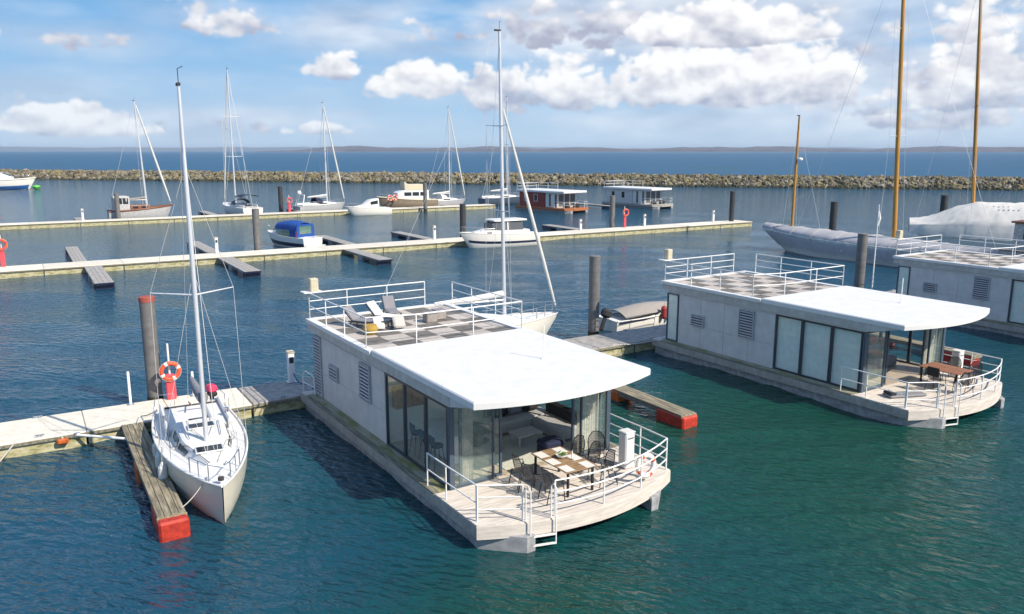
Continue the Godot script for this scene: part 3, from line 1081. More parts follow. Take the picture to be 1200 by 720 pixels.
func lounger(label: String, at: Vector3, turn: float, cover: Material) -> void:
	var t := thing("roof_lounger", label, "lounger", at, turn, "loungers on a houseboat roof")
	t.scale = Vector3.ONE * 0.84
	for s in [-1.0, 1.0]:
		put("side_rail", MB.new().bar(P(s * 0.29, 0.26, 0.75), P(s * 0.29, 0.26, -0.5), 0.04, 0.05), M.frame_dark, t)
		put("leg", MB.new().bar(P(s * 0.29, 0.24, 0.6), P(s * 0.29, 0, 0.7), 0.035, 0.035), M.frame_dark, t)
		put("leg", MB.new().bar(P(s * 0.29, 0.24, -0.35), P(s * 0.29, 0, -0.5), 0.035, 0.035), M.frame_dark, t)
		put("back_rail", MB.new().bar(P(s * 0.29, 0.28, -0.3), P(s * 0.29, 0.8, -0.8), 0.04, 0.04), M.frame_dark, t)
	put("seat", MB.new().bevel(P(0, 0.31, 0.2), P(0.54, 0.07, 1.05), 0.025), cover, t)
	var b := MB.new()
	b.t = Transform3D(Basis(Vector3.RIGHT, -0.78), P(0, 0.58, -0.53))
	b.bevel(Vector3.ZERO, P(0.54, 0.76, 0.07), 0.025)
	put("backrest", b, cover, t)

# ---------------------------------------------------------------- boats (bow along +z)
func hull_rows(o: Dictionary) -> Array:
	var L: float = o.L
	var rows := []
	var N := 18
	for i in N + 1:
		var s := float(i) / N
		var sh: float = o.Fs + (o.Fb - o.Fs) * pow(s, 1.7) + o.get("stern_up", 0.0) * pow(1.0 - s, 3.0)
		var pk: float = o.get("pk", 0.4)
		var pl := 1.0
		if s < pk:
			pl = lerpf(o.rs, 1.0, sin(s / pk * PI / 2.0))
		else:
			pl = pow(maxf(0.0, 1.0 - pow((s - pk) / (1.0 - pk), o.get("fine", 2.0))), 0.85)
		var b: float = maxf(0.015, o.B / 2.0 * pl)
		var kd: float = o.get("keel", 0.35) * (1.0 - pow(s, 8.0))
		var line := []
		for j in 15:
			var ph := PI * j / 14.0
			var c := cos(ph)
			var sn := sin(ph)
			var e: float = lerpf(o.get("full", 0.55), 0.95, pow(s, 2.0))
			var x := -signf(c) * b * pow(absf(c), e)
			var dep := pow(sn, 0.85)
			var z: float = -L / 2.0 + L * s - o.rake * dep * pow(s, 5.0) + o.get("srake", 0.0) * dep * pow(1.0 - s, 5.0)
			line.append(P(x, sh - (sh + kd) * dep, z))
		rows.append(line)
	return rows

func build_hull(t: Node3D, o: Dictionary, hm: Material, dm: Material) -> Array:
	var rows := hull_rows(o)
	var mb := MB.new().skin(rows)
	var st: Array = rows[0].duplicate()
	mb.fan(st)
	put("hull", mb, hm, t)
	var dk := []
	var gun_a := []
	var gun_b := []
	for r in rows:
		var a: Vector3 = r[0]
		var b: Vector3 = r[14]
		var m := (a + b) / 2.0
		var drop: float = o.get("deck_drop", 0.03)
		dk.append([a * P(0.985, 1, 1) - P(0, drop, 0), m + P(0, absf(a.x) * 0.06 - drop, 0), b * P(0.985, 1, 1) - P(0, drop, 0)])
		gun_a.append(a)
		gun_b.append(b)
	put("deck", MB.new().skin(dk), dm, t)
	var gm: Material = o.get("gunwale", hm)
	put("gunwale", MB.new().tube(gun_a, o.get("gr", 0.03), 6), gm, t)
	put("gunwale", MB.new().tube(gun_b, o.get("gr", 0.03), 6), gm, t)
	return rows

# stripe along both sides between the fractions f0 and f1 of the section
func hull_stripe(t: Node3D, rows: Array, f0: float, f1: float, m: Material, i0 := 0, i1 := 18, called := "stripe") -> void:
	for side in [0, 1]:
		var mb := MB.new()
		var band := []
		for i in range(i0, i1 + 1):
			var r: Array = rows[i]
			var line := []
			for q in 6:
				var at: float = lerpf(f0, f1, q / 5.0) * 14.0
				if side == 1:
					at = 14.0 - at
				var k := clampi(int(at), 0, 13)
				var p: Vector3 = r[k].lerp(r[k + 1], at - k)
				line.append(p + P((-0.014 if side == 0 else 0.014), 0, 0))
			if side == 1:
				line.reverse()
			band.append(line)
		mb.skin(band)
		put(called, mb, m, t)

# deckhouse through stations [z, half width below, half width above, y below, y above]
func shell(t: Node3D, called: String, st: Array, m: Material, r := 0.06) -> MeshInstance3D:
	var rows := []
	for s in st:
		rows.append([P(-s[1], s[3], s[0]), P(-s[2], s[4] - r, s[0]), P(-s[2] + r * 0.35, s[4] - r * 0.3, s[0]), P(-s[2] + r * 1.2, s[4], s[0]), P(0, s[4] + 0.02, s[0]), P(s[2] - r * 1.2, s[4], s[0]), P(s[2] - r * 0.35, s[4] - r * 0.3, s[0]), P(s[2], s[4] - r, s[0]), P(s[1], s[3], s[0])])
	var mb := MB.new().skin(rows, false, false)
	mb.fan(rows[0])
	var e: Array = rows[-1].duplicate()
	e.reverse()
	mb.fan(e)
	return put(called, mb, m, t)

func at_z(st: Array, z: float) -> Array:
	for i in st.size() - 1:
		var a: Array = st[i]
		var b: Array = st[i + 1]
		if (z - a[0]) * (z - b[0]) <= 0.0 and a[0] != b[0]:
			var f: float = (z - a[0]) / (b[0] - a[0])
			var out := []
			for k in 5:
				out.append(lerpf(a[k], b[k], f))
			return out
	return st[0]

# a window on each side of a shell between z0 and z1, from fraction a0 to a1 of its height
func side_window(parent: Node, st: Array, z0: float, z1: float, a0: float, a1: float, m: Material) -> void:
	for s in [-1.0, 1.0]:
		var q := []
		for w in [[z0, a0], [z1, a0], [z1, a1], [z0, a1]]:
			var e := at_z(st, w[0])
			var lo := P(s * e[1], e[3], w[0])
			var hi := P(s * e[2], e[4] - 0.06, w[0])
			q.append(lo.lerp(hi, w[1]) + P(s * 0.012, 0, 0))
		var mb := MB.new()
		mb.quad(q[0], q[1], q[2], q[3])
		mb.quad(q[0] - P(s * 0.03, 0, 0), q[3] - P(s * 0.03, 0, 0), q[3], q[0])
		mb.quad(q[1] - P(s * 0.03, 0, 0), q[1], q[2], q[2] - P(s * 0.03, 0, 0))
		mb.quad(q[3], q[3] - P(s * 0.03, 0, 0), q[2] - P(s * 0.03, 0, 0), q[2])
		put("window", mb, m, parent)

func wire(t: Node3D, called: String, a: Vector3, b: Vector3, r: float, m: Material = null) -> void:
	put(called, MB.new().tube([a, b], r, 5, false), m if m else M.wire, t)

func rig(t: Node3D, o: Dictionary, foot: Vector3, top: float, bow: Vector3, stern: Vector3, beam: float) -> void:
	var r: float = o.get("mr", 0.08)
	var m: Material = o.get("mast_m", M.alloy)
	var wr: float = o.get("wr", 0.006)
	var rake: float = o.get("mast_rake", 0.0)
	var head := P(foot.x, top, foot.z - rake)
	var mast := node("mast", t)
	put("spar", MB.new().tube([foot, foot.lerp(head, 0.6), head], [r, r * 0.95, r * 0.62], 10), m, mast)
	put("masthead", MB.new().bevel(head + P(0, 0.04, -0.1), P(0.1, 0.08, 0.35), 0.01), M.rope_dark, mast)
	if o.get("vane", true):
		put("wind_vane", MB.new().tube([head, head + P(0, 0.45, 0), head + P(0.12, 0.5, 0.15)], 0.012, 5), M.rope_dark, mast)
	var prev_l := head - P(0, o.get("shroud_drop", 0.3), 0)
	var prev_r := prev_l
	var fr: Array = o.get("spreaders", [0.52])
	for f in fr:
		var c: Vector3 = foot.lerp(head, f[0] if f is Array else f)
		var w: float = f[1] if f is Array else beam * 0.36
		var sweep: float = o.get("sweep", 0.25)
		for s in [-1.0, 1.0]:
			var tip: Vector3 = c + P(s * w, 0.06, -sweep)
			put("spreader", MB.new().tube([c, tip], [0.02 + wr, 0.01 + wr], 6), m if o.get("spreader_m") == null else o.spreader_m, mast)
			wire(t, "shroud", prev_l if s < 0 else prev_r, tip, wr)
			if s < 0:
				prev_l = tip
			else:
				prev_r = tip
	for s in [-1.0, 1.0]:
		var plate := P(s * beam * 0.46, foot.y - 0.3, foot.z - 0.35)
		wire(t, "shroud", prev_l if s < 0 else prev_r, plate, wr)
		if o.get("lowers", true):
			wire(t, "shroud", foot.lerp(head, 0.5), plate + P(0, 0, 0.05), wr)
	var fs: Vector3 = foot.lerp(head, o.get("fore", 1.0))
	wire(t, "forestay", fs, bow, wr)
	if o.has("furl"):
		var p := []
		var rr := []
		for k in 9:
			var f := lerpf(0.03, 0.96, k / 8.0)
			p.append(bow.lerp(fs, f))
			rr.append(o.furl * (0.7 + 0.6 * sin(PI * pow(k / 8.0, 0.7))))
		put("furled_jib", MB.new().tube(p, rr, 8), M.tarp_white, t)
	if o.get("back", true):
		wire(t, "backstay", head, stern, wr)
	if o.has("boom"):
		var bl: float = o.boom
		var by: float = foot.y + o.get("boom_y", 0.75)
		var boom := node("boom", t)
		put("spar", MB.new().tube([P(foot.x, by, foot.z - 0.1), P(foot.x, by + 0.05, foot.z - bl)], 0.05, 8), m, boom)
		if o.has("cover"):
			put("sail_cover", MB.new().tube([P(foot.x, by + 0.34, foot.z - 0.12), P(foot.x, by + 0.2, foot.z - bl * 0.45), P(foot.x, by + 0.13, foot.z - bl * 0.98)], [0.17, 0.15, 0.08], 10), o.cover, boom)

func bow_rail(t: Node3D, rows: Array, from_i: int, h: float, r := 0.014, called := "pulpit") -> void:
	var c := node(called, t)
	var line := []
	for i in range(from_i, 18):
		line.append(rows[i][0] * P(0.93, 1, 1) + P(0, h, 0))
	line.append(rows[18][0] * P(0, 1, 1) + P(0, h + 0.03, -0.02))
	for i in range(17, from_i - 1, -1):
		line.append(rows[i][14] * P(0.93, 1, 1) + P(0, h, 0))
	put("rail", MB.new().tube(line, r, 6), M.steel, c)
	for i in [from_i, (from_i + 17) / 2, 17]:
		for k in [0, 14]:
			put("post", MB.new().tube([rows[i][k] * P(0.93, 1, 1), rows[i][k] * P(0.93, 1, 1) + P(0, h, 0)], r, 6), M.steel, c)

func stanchions(t: Node3D, rows: Array, ids: Array, h: float, r := 0.01) -> void:
	var c := node("lifelines", t)
	for k in [0, 14]:
		for y in [h, h * 0.55]:
			var line := []
			for i in ids:
				line.append(rows[i][k] * P(0.95, 1, 1) + P(0, y, 0))
			put("lifeline", MB.new().tube(line, r * 0.5, 5), M.wire, c)
		for i in ids:
			put("stanchion", MB.new().tube([rows[i][k] * P(0.95, 1, 1), rows[i][k] * P(0.95, 1, 1) + P(0, h, 0)], r, 6), M.steel, c)

func hatch(t: Node3D, c: Vector3, sx: float, sz: float, tilt: float) -> void:
	var h := node("hatch", t)
	var a := MB.new()
	a.t = Transform3D(Basis(Vector3.RIGHT, tilt), c)
	a.bevel(Vector3.ZERO, P(sx + 0.08, 0.05, sz + 0.08), 0.015)
	put("frame", a, M.alloy, h)
	for k in 3:
		var g := MB.new()
		g.t = a.t
		g.box(P(-sx / 2 + sx * (k + 0.5) / 3.0, 0.028, 0), P(sx / 3.0 - 0.02, 0.012, sz))
		put("pane", g, M.window_dark, h)

func near_yacht() -> void:
	var t := thing("sailing_yacht", "cream hulled sailing yacht with bare mast moored bow out beside plank finger", "sailing yacht", P(4.15, 0, -25.2), deg_to_rad(-4.0), "sailing yachts in the marina")
	var o := {"L": 8.5, "B": 2.68, "Fb": 1.22, "Fs": 1.02, "rs": 0.82, "rake": 0.18, "pk": 0.36, "fine": 2.1, "srake": 0.1, "gunwale": M.deck_white, "gr": 0.035}
	var rows := build_hull(t, o, M.gelcoat_cream, M.deck_white)
	hull_stripe(t, rows, 0.30, 0.42, M.antifoul, 0, 17, "boot_top")
	# coachroof
	var st := [[-0.9, 0.86, 0.74, 1.02, 1.5], [0.6, 0.82, 0.68, 1.05, 1.46], [1.6, 0.62, 0.48, 1.1, 1.36], [2.5, 0.34, 0.22, 1.16, 1.26]]
	var c := node("cabin", t)
	shell(c, "coachroof", st, M.deck_white, 0.09)
	side_window(c, st, -0.55, 0.35, 0.3, 0.85, M.window_dark)
	side_window(c, st, 0.6, 1.3, 0.3, 0.8, M.window_dark)
	hatch(c, P(0, 1.53, -0.15), 0.74, 0.36, 0.03)
	hatch(c, P(0, 1.4, 1.72), 0.72, 0.34, 0.1)
	# companionway, cockpit and benches
	var ck := node("cockpit", t)
	put("cockpit_floor", MB.new().span(P(-0.42, 0.95, -4.15), P(0.42, 1.012, -0.95)), M.deck_grey, ck)
	for s in [-1.0, 1.0]:
		put("bench", MB.new().bevel(P(s * 0.68, 1.13, -2.3), P(0.44, 0.26, 2.6), 0.04), M.deck_white, ck)
		put("coaming", MB.new().bevel(P(s * 0.95, 1.22, -2.2), P(0.1, 0.4, 2.7), 0.04), M.deck_white, ck)
		put("winch", MB.new().lathe(P(s * 0.95, 1.42, -1.6), [Vector2(0.08, 0), Vector2(0.065, 0.08), Vector2(0.08, 0.13), Vector2(0.0, 0.14)], 12), M.steel, ck)
	put("companionway", MB.new().bevel(P(0, 1.3, -0.93), P(0.6, 0.5, 0.05), 0.01), M.window_dark, ck)
	put("tiller", MB.new().tube([P(0, 1.2, -4.0), P(0, 1.4, -2.9)], 0.025, 6), M.teak, ck)
	put("traveller", MB.new().bevel(P(0, 1.29, -3.3), P(1.7, 0.05, 0.06), 0.01), M.rope_dark, ck)
	# hand rails and lines on deck
	for s in [-1.0, 1.0]:
		put("grab_rail", MB.new().tube([P(s * 0.52, 1.5, -0.5), P(s * 0.53, 1.56, -0.35), P(s * 0.46, 1.53, 0.7), P(s * 0.44, 1.48, 0.8)], 0.014, 6), M.steel, c)
		put("jib_sheet", MB.new().tube([P(s * 0.1, 1.3, 2.6), P(s * 0.55, 1.42, 1.2), P(s * 0.95, 1.1, 0.2), P(s * 0.98, 1.42, -1.6)], 0.012, 5), M.rope_dark if s < 0 else M.rope, t)
		put("halyard", MB.new().tube([P(s * 0.08, 1.5, 0.9), P(s * 0.3, 1.55, 0.1), P(s * 0.35, 1.55, -0.85)], 0.011, 5), M.rope, t)
		put("cleat", MB.new().bevel(P(s * 0.3, 1.2, 3.45), P(0.05, 0.05, 0.2), 0.015), M.steel, t)
		put("mooring_cleat", MB.new().bevel(P(s * 1.05, 1.06, -3.95), P(0.05, 0.05, 0.2), 0.015), M.steel, t)
	bow_rail(t, rows, 15, 0.5)
	stanchions(t, rows, [3, 6, 9, 12, 15], 0.5)
	var pp := node("pushpit", t)
	for k in [0, 14]:
		var a: Vector3 = rows[0][k] * P(0.92, 1, 1) + P(0, 0, 0.1)
		var b: Vector3 = rows[2][k] * P(0.94, 1, 1)
		put("rail", MB.new().tube([b, b + P(0, 0.52, 0), a + P(0, 0.52, 0), a * P(0.45, 1, 1) + P(0, 0.52, 0), a * P(0.45, 1, 1)], 0.014, 6), M.steel, pp)
	# furled gear and covered outboard at the stern
	put("furling_drum", MB.new().lathe(P(0, 1.3, 4.02), [Vector2(0.0, 0), Vector2(0.08, 0.01), Vector2(0.08, 0.1), Vector2(0.0, 0.11)], 12), M.rope_dark, t)
	rig(t, {"mr": 0.07, "wr": 0.008, "spreaders": [[0.43, 1.15]], "sweep": 0.55, "mast_rake": 0.05, "boom": 3.3, "boom_y": 0.95, "cover": M.grey_fabric, "fore": 0.86, "shroud_drop": 2.2}, P(0, 1.45, 1.05), 11.75, P(0, 1.35, 4.02), P(0, 1.1, -4.15), 2.64)
	var ob := thing("outboard_motor", "outboard motor under a pink hood on the cream yacht's stern rail", "outboard motor", P(5.2, 1.35, -28.95), 0.2)
	put("hood", MB.new().bevel(P(0, 0.3, 0), P(0.3, 0.26, 0.36), 0.05), M.pink_fabric, ob)
	put("cowl", MB.new().bevel(P(0, 0.1, 0), P(0.28, 0.18, 0.36), 0.05), M.rubber, ob)
	put("shaft", MB.new().bevel(P(0, -0.4, -0.04), P(0.12, 0.86, 0.18), 0.03), M.rubber, ob)
	put("bracket", MB.new().bevel(P(0, -0.1, 0.18), P(0.26, 0.1, 0.16), 0.02), M.steel, ob)
	var k := 0
	for z in [-26.2, -25.2, -24.2]:
		var f := thing("fender", ["white fender hung amidships nearest the dock on the cream yacht", "middle white fender of the three on the cream yacht's side", "white fender hung nearest the bow of the cream yacht"][k], "fender", P(2.92 - 0.02 * k + 0.04 * (z + 26.0) * -1.0, 0.62, z), 0.0, "white fenders of the cream yacht")
		put("body", MB.new().lathe(P(0, -0.36, 0), [Vector2(0.0, 0), Vector2(0.07, 0.02), Vector2(0.13, 0.1), Vector2(0.13, 0.58), Vector2(0.07, 0.68), Vector2(0.03, 0.74), Vector2(0.0, 0.75)], 14), M.fender_white, f)
		put("lanyard", MB.new().tube([P(0, 0.38, 0), P(0.02, 0.85, 0)], 0.01, 5), M.rope, f)
		k += 1

# parameterised yacht for the places further off
func yacht(label: String, at: Vector3, turn: float, o: Dictionary) -> Node3D:
	var t := thing("sailing_yacht", label, "sailing yacht", at, turn, "sailing yachts in the marina")
	var rows := build_hull(t, o, o.get("hull_m", M.gelcoat), o.get("deck_m", M.deck_white))
	var L: float = o.L
	var F: float = (o.Fb + o.Fs) / 2.0
	if o.has("stripe_m"):
		hull_stripe(t, rows, 0.06, 0.12, o.stripe_m, 0, 17)
	var w: float = o.B
	var st := [[-L * 0.12, w * 0.3, w * 0.25, F - 0.1, F + 0.42], [L * 0.1, w * 0.28, w * 0.22, F - 0.1, F + 0.38], [L * 0.28, w * 0.14, w * 0.09, F - 0.05, F + 0.16]]
	var c := node("cabin", t)
	shell(c, "coachroof", st, M.deck_white, 0.1)
	side_window(c, st, -L * 0.1, L * 0.06, 0.35, 0.8, M.window_dark)
	put("cockpit", MB.new().span(P(-w * 0.2, F - 0.12, -L * 0.44), P(w * 0.2, F + 0.0, -L * 0.13)), M.deck_grey, t)
	for s in [-1.0, 1.0]:
		put("coaming", MB.new().bevel(P(s * w * 0.27, F + 0.1, -L * 0.28), P(0.14, 0.34, L * 0.3), 0.05), M.deck_white, t)
	if o.has("hood"):
		var hood := []
		for i in 5:
			var f := i / 4.0
			var line := []
			for j in 9:
				var g := PI * j / 8.0
				line.append(P(-cos(g) * w * 0.32, F + 0.3 + sin(g) * (0.55 + 0.35 * f), -L * 0.02 - f * L * 0.13))
			hood.append(line)
		put("sprayhood", MB.new().skin(hood), o.hood, t)
	if o.has("bimini"):
		var bm := []
		for i in 4:
			var line := []
			for j in 9:
				var g := lerpf(0.5, PI - 0.5, j / 8.0)
				line.append(P(-cos(g) * w * 0.42, F + 1.2 + sin(g) * 0.6, -L * (0.2 + 0.08 * i)))
			bm.append(line)
		put("bimini", MB.new().skin(bm), o.bimini, t)
		for s in [-1.0, 1.0]:
			put("bimini_hoop", MB.new().tube([P(s * w * 0.42, F, -L * 0.3), P(s * w * 0.37, F + 1.5, -L * 0.3)], 0.03, 6), M.steel, t)
	bow_rail(t, rows, 15, 0.6, 0.018)
	stanchions(t, rows, [2, 5, 8, 11, 15], 0.6, 0.014)
	rig(t, o, P(0, F + 0.35, L * o.get("mast_z", 0.1)), o.mast, P(0, o.Fb + 0.1, L * 0.49), P(0, o.Fs, -L * 0.49), w)
	return t

func motorboat(called: String, label: String, category: String, at: Vector3, turn: float, o: Dictionary) -> Array:
	var t := thing(called, label, category, at, turn, o.get("group", "motor boats in the marina"))
	var rows := build_hull(t, o, o.get("hull_m", M.gelcoat), o.get("deck_m", M.deck_white))
	if o.has("stripe_m"):
		hull_stripe(t, rows, o.get("f0", 0.08), o.get("f1", 0.16), o.stripe_m, 0, 17)
	for s in o.get("houses", []):
		var c := node("cabin", t)
		shell(c, s.name, s.st, s.m, s.get("r", 0.12))
		for w in s.get("win", []):
			side_window(c, s.st, w[0], w[1], w[2], w[3], s.get("wm", M.window_dark))
		if s.has("front"):
			var e: Array = s.st[-1]
			var b: Array = s.st[-2]
			var mb := MB.new()
			var k := 0.16
			var lo: float = lerpf(e[4], b[4], k)
			var lz: float = lerpf(e[0], b[0], k)
			var hz: float = lerpf(e[0], b[0], 0.86)
			var hy: float = lerpf(e[4], b[4], 0.86)
			mb.quad(P(-lerpf(e[2], b[2], k) + 0.14, lo + 0.035, lz + 0.02), P(lerpf(e[2], b[2], k) - 0.14, lo + 0.035, lz + 0.02), P(lerpf(e[2], b[2], 0.86) - 0.16, hy + 0.035, hz + 0.02), P(-lerpf(e[2], b[2], 0.86) + 0.16, hy + 0.035, hz + 0.02))
			put("windscreen", mb, M.window_dark, c)
	if o.get("rail", true):
		bow_rail(t, rows, o.get("rail_from", 11), o.get("rail_h", 0.55), 0.018)
	return [t, rows]

# ---------------------------------------------------------------- docks, piles and dock furniture
func dock(label: String, x0: float, x1: float, z0: float, z1: float, seg: float, mats: Array, top := 0.5, side: Material = null) -> void:
	var t := thing("floating_dock", label, "dock", P((x0 + x1) / 2.0, 0, (z0 + z1) / 2.0))
	var n := int(ceil((x1 - x0) / seg))
	var len := (x1 - x0) / n
	var hx := (x1 - x0) / 2.0
	var wz := z1 - z0
	var me := MB.new().bevel(P(0, top - 0.09, 0), P(len - 0.02, 0.18, wz), 0.02).mesh()
	var mf := MB.new().span(P(-len / 2.0 + 0.04, -0.4, -wz / 2.0 + 0.06), P(len / 2.0 - 0.04, top - 0.182, wz / 2.0 - 0.06)).mesh()
	for k in n:
		var c := -hx + len * (k + 0.5)
		var m: Material = mats[(k * 5 + k / 3) % mats.size()]
		var o := put_mesh("slab", me, m, t)
		o.position = P(c, 0, 0)
		var f := put_mesh("float", mf, side if side else M.algae_side, o)
		f.position = P(0, 0, 0)
	if seg < 3.0:
		var cm := MB.new().bevel(P(0, top + 0.07, 0), P(0.3, 0.035, 0.05), 0.012).box(P(-0.05, top + 0.03, 0), P(0.04, 0.06, 0.04)).box(P(0.05, top + 0.03, 0), P(0.04, 0.06, 0.04)).mesh()
		for k in n:
			for s in [-1.0, 1.0]:
				if k % 2 == 0:
					var o := put_mesh("cleat", cm, M.steel, t)
					o.position = P(-hx + len * (k + 0.5), 0, s * (wz / 2.0 - 0.14))
	for s in [-1.0, 1.0]:
		put("rubbing_strip", MB.new().span(P(-hx, top - 0.14, s * wz / 2.0 - 0.03 if s > 0 else -wz / 2.0 - 0.05), P(hx, top - 0.05, wz / 2.0 + 0.05 if s > 0 else -wz / 2.0 + 0.03)), M.board_z1, t)

# finger jetty of long boards on floats, running along z from a to b
func finger(label: String, x: float, a: float, b: float, w: float, top: float, floats: Array, boards: Array, group: String) -> void:
	var t := thing("finger_jetty", label, "jetty", P(x, 0, (a + b) / 2.0), 0.0, group)
	var hz := absf(b - a) / 2.0
	var n := 4
	for k in n:
		put("board", MB.new().bevel(P(-w / 2.0 + w * (k + 0.5) / n, top - 0.025, 0), P(w / n - 0.012, 0.05, hz * 2.0), 0.008), boards[k % boards.size()], t)
	for s in [-1.0, 1.0]:
		put("beam", MB.new().span(P(s * (w / 2.0 - 0.07) - 0.05, top - 0.22, -hz + 0.02), P(s * (w / 2.0 - 0.07) + 0.05, top - 0.052, hz - 0.02)), M.pile_steel, t)
	put("end_board", MB.new().bevel(P(0, top - 0.1, (hz + 0.03) * signf(b - a)), P(w + 0.04, 0.16, 0.05), 0.01), M.stripe_navy if w > 1.0 else boards[0], t)
	for f in floats:
		put("float", MB.new().bevel(P(0, (top - 0.06 - 0.35) / 2.0, f[0] - (a + b) / 2.0), P(w * 1.06, top - 0.06 + 0.35, f[1]), 0.06), f[2], t)

func pile(label: String, x: float, z: float, h: float, r: float, m: Material, cap: Material = null) -> void:
	var t := thing("mooring_pile", label, "pile", P(x, 0, z), 0.0, "steel mooring piles")
	var top := h - (0.2 if cap else 0.0)
	put("shaft", MB.new().tube([P(0, -1.5, 0), P(0, top, 0)], r, 24), m, t)
	put("waterline_growth", MB.new().tube([P(0, -0.3, 0), P(0, 0.55, 0)], r + 0.012, 24, false), M.rust_band, t)
	put("cap", MB.new().lathe(P(0, top, 0), [Vector2(r + 0.015, 0), Vector2(r + 0.015, 0.17 if cap else 0.06), Vector2(r - 0.03, 0.2 if cap else 0.09), Vector2(0.0, 0.21 if cap else 0.1)], 24), cap if cap else m, t)

func pedestal(label: String, at: Vector3, h: float, slim := false) -> void:
	var t := thing("power_pedestal", label, "power pedestal", at, 0.0, "service posts on the docks")
	var w := 0.09 if slim else 0.26
	put("column", MB.new().bevel(P(0, h / 2.0, 0), P(w, h, w), 0.02), M.metal_white, t)
	put("base_plate", MB.new().bevel(P(0, 0.02, 0), P(w + 0.14, 0.04, w + 0.14), 0.01), M.steel, t)
	if not slim:
		put("lamp_head", MB.new().bevel(P(0, h + 0.04, 0), P(w + 0.06, 0.1, w + 0.06), 0.03), M.cream_box, t)
		put("socket_panel", MB.new().bevel(P(0, h - 0.28, w / 2.0 + 0.006), P(w * 0.7, 0.26, 0.02), 0.008), M.frame_dark, t)

func rescue_post(label: String, at: Vector3, h: float) -> void:
	var t := thing("rescue_post", label, "rescue post", at, 0.0, "red rescue posts on the docks")
	put("column", MB.new().bevel(P(0, h / 2.0, 0), P(0.34, h, 0.24), 0.04), M.post_red, t)
	put("pole", MB.new().tube([P(0, h, -0.05), P(0, h + 1.2, -0.05)], 0.04, 8), M.metal_white, t)

func rope(label: String, a: Vector3, b: Vector3, sag: float, r: float, m: Material) -> void:
	var p := []
	for k in 13:
		var f := k / 12.0
		p.append(a.lerp(b, f) - P(0, sag * 4.0 * f * (1.0 - f), 0))
	var o := put("mooring_line", MB.new().tube(p, r, 6), m)
	tag(o, label, "rope", "mooring lines")

# ---------------------------------------------------------------- groups of things
func far_houseboat(at: Vector3, turn: float, label: String, wall: Material, base: Material, brown_end: bool) -> void:
	var t := thing("houseboat", label, "houseboat", at, turn, "flat roofed houseboats moored stern to the dock")
	for s in [-1.0, 1.0]:
		put("pontoon", MB.new().prism(PackedVector2Array([Vector2(s * 2.6, -6.2), Vector2(s * 2.6, 5.6), Vector2(s * 2.0, 6.3), Vector2(s * 1.5, 6.3), Vector2(s * 1.5, -6.2)]), -0.5, 0.4), M.pontoon_grey, t)
	put("deck_slab", MB.new().prism(PackedVector2Array([Vector2(-2.8, -6.3), Vector2(2.8, -6.3), Vector2(2.8, 5.7), Vector2(1.2, 6.5), Vector2(-1.2, 6.5), Vector2(-2.8, 5.7)]), 0.38, 0.75, 0.03), base, t)
	put("wall", MB.new().span(P(-2.3, 0.75, -5.6), P(2.3, 3.1, 0.6)), wall, t)
	put("wall", MB.new().span(P(-2.1, 0.75, 0.6), P(2.1, 3.1, 3.4)), M.inner_wall if brown_end else M.cladding, t)
	for s in [-1.0, 1.0]:
		for k in 4:
			pane(t, true, s * 2.13, 0.65 + k * 0.68, 1.3 + k * 0.68, 0.85, 3.0, M.window_grey if k % 2 else M.blind, 0.06, M.metal_white)
		for k in 2:
			pane(t, true, s * 2.32, -4.4 + k * 2.4, -3.5 + k * 2.4, 1.6, 2.8, M.window_dark, 0.06, M.metal_white)
	for k in 3:
		pane(t, false, 3.43, -2.0 + k * 1.35, -0.72 + k * 1.35, 0.85, 3.0, M.window_grey, 0.06, M.metal_white)
	put("roof", MB.new().bevel(P(0, 3.3, -0.4), P(5.4, 0.36, 11.6), 0.06), M.roof_white, t)
	for s in [-1.0, 1.0]:
		railing(t, [P(s * 2.5, 3.48, -6.0), P(s * 2.5, 3.48, -3.6), P(s * 2.5, 3.48, -1.2)], 1.0, [0.5, 1.0], true, 0.03)
		railing(t, [P(s * 2.65, 0.75, 3.2), P(s * 2.65, 0.75, 5.5), P(s * 1.1, 0.75, 6.35)], 1.0, [0.5, 1.0], true, 0.03)
	railing(t, [P(-2.5, 3.48, -6.0), P(0, 3.48, -6.0), P(2.5, 3.48, -6.0)], 1.0, [0.5, 1.0], true, 0.03)
	for k in 2:
		put("deck_seat", MB.new().bevel(P(-1.2 + k * 2.2, 1.05, 4.6), P(0.9, 0.6, 0.8), 0.1), M.sofa_dark, t)

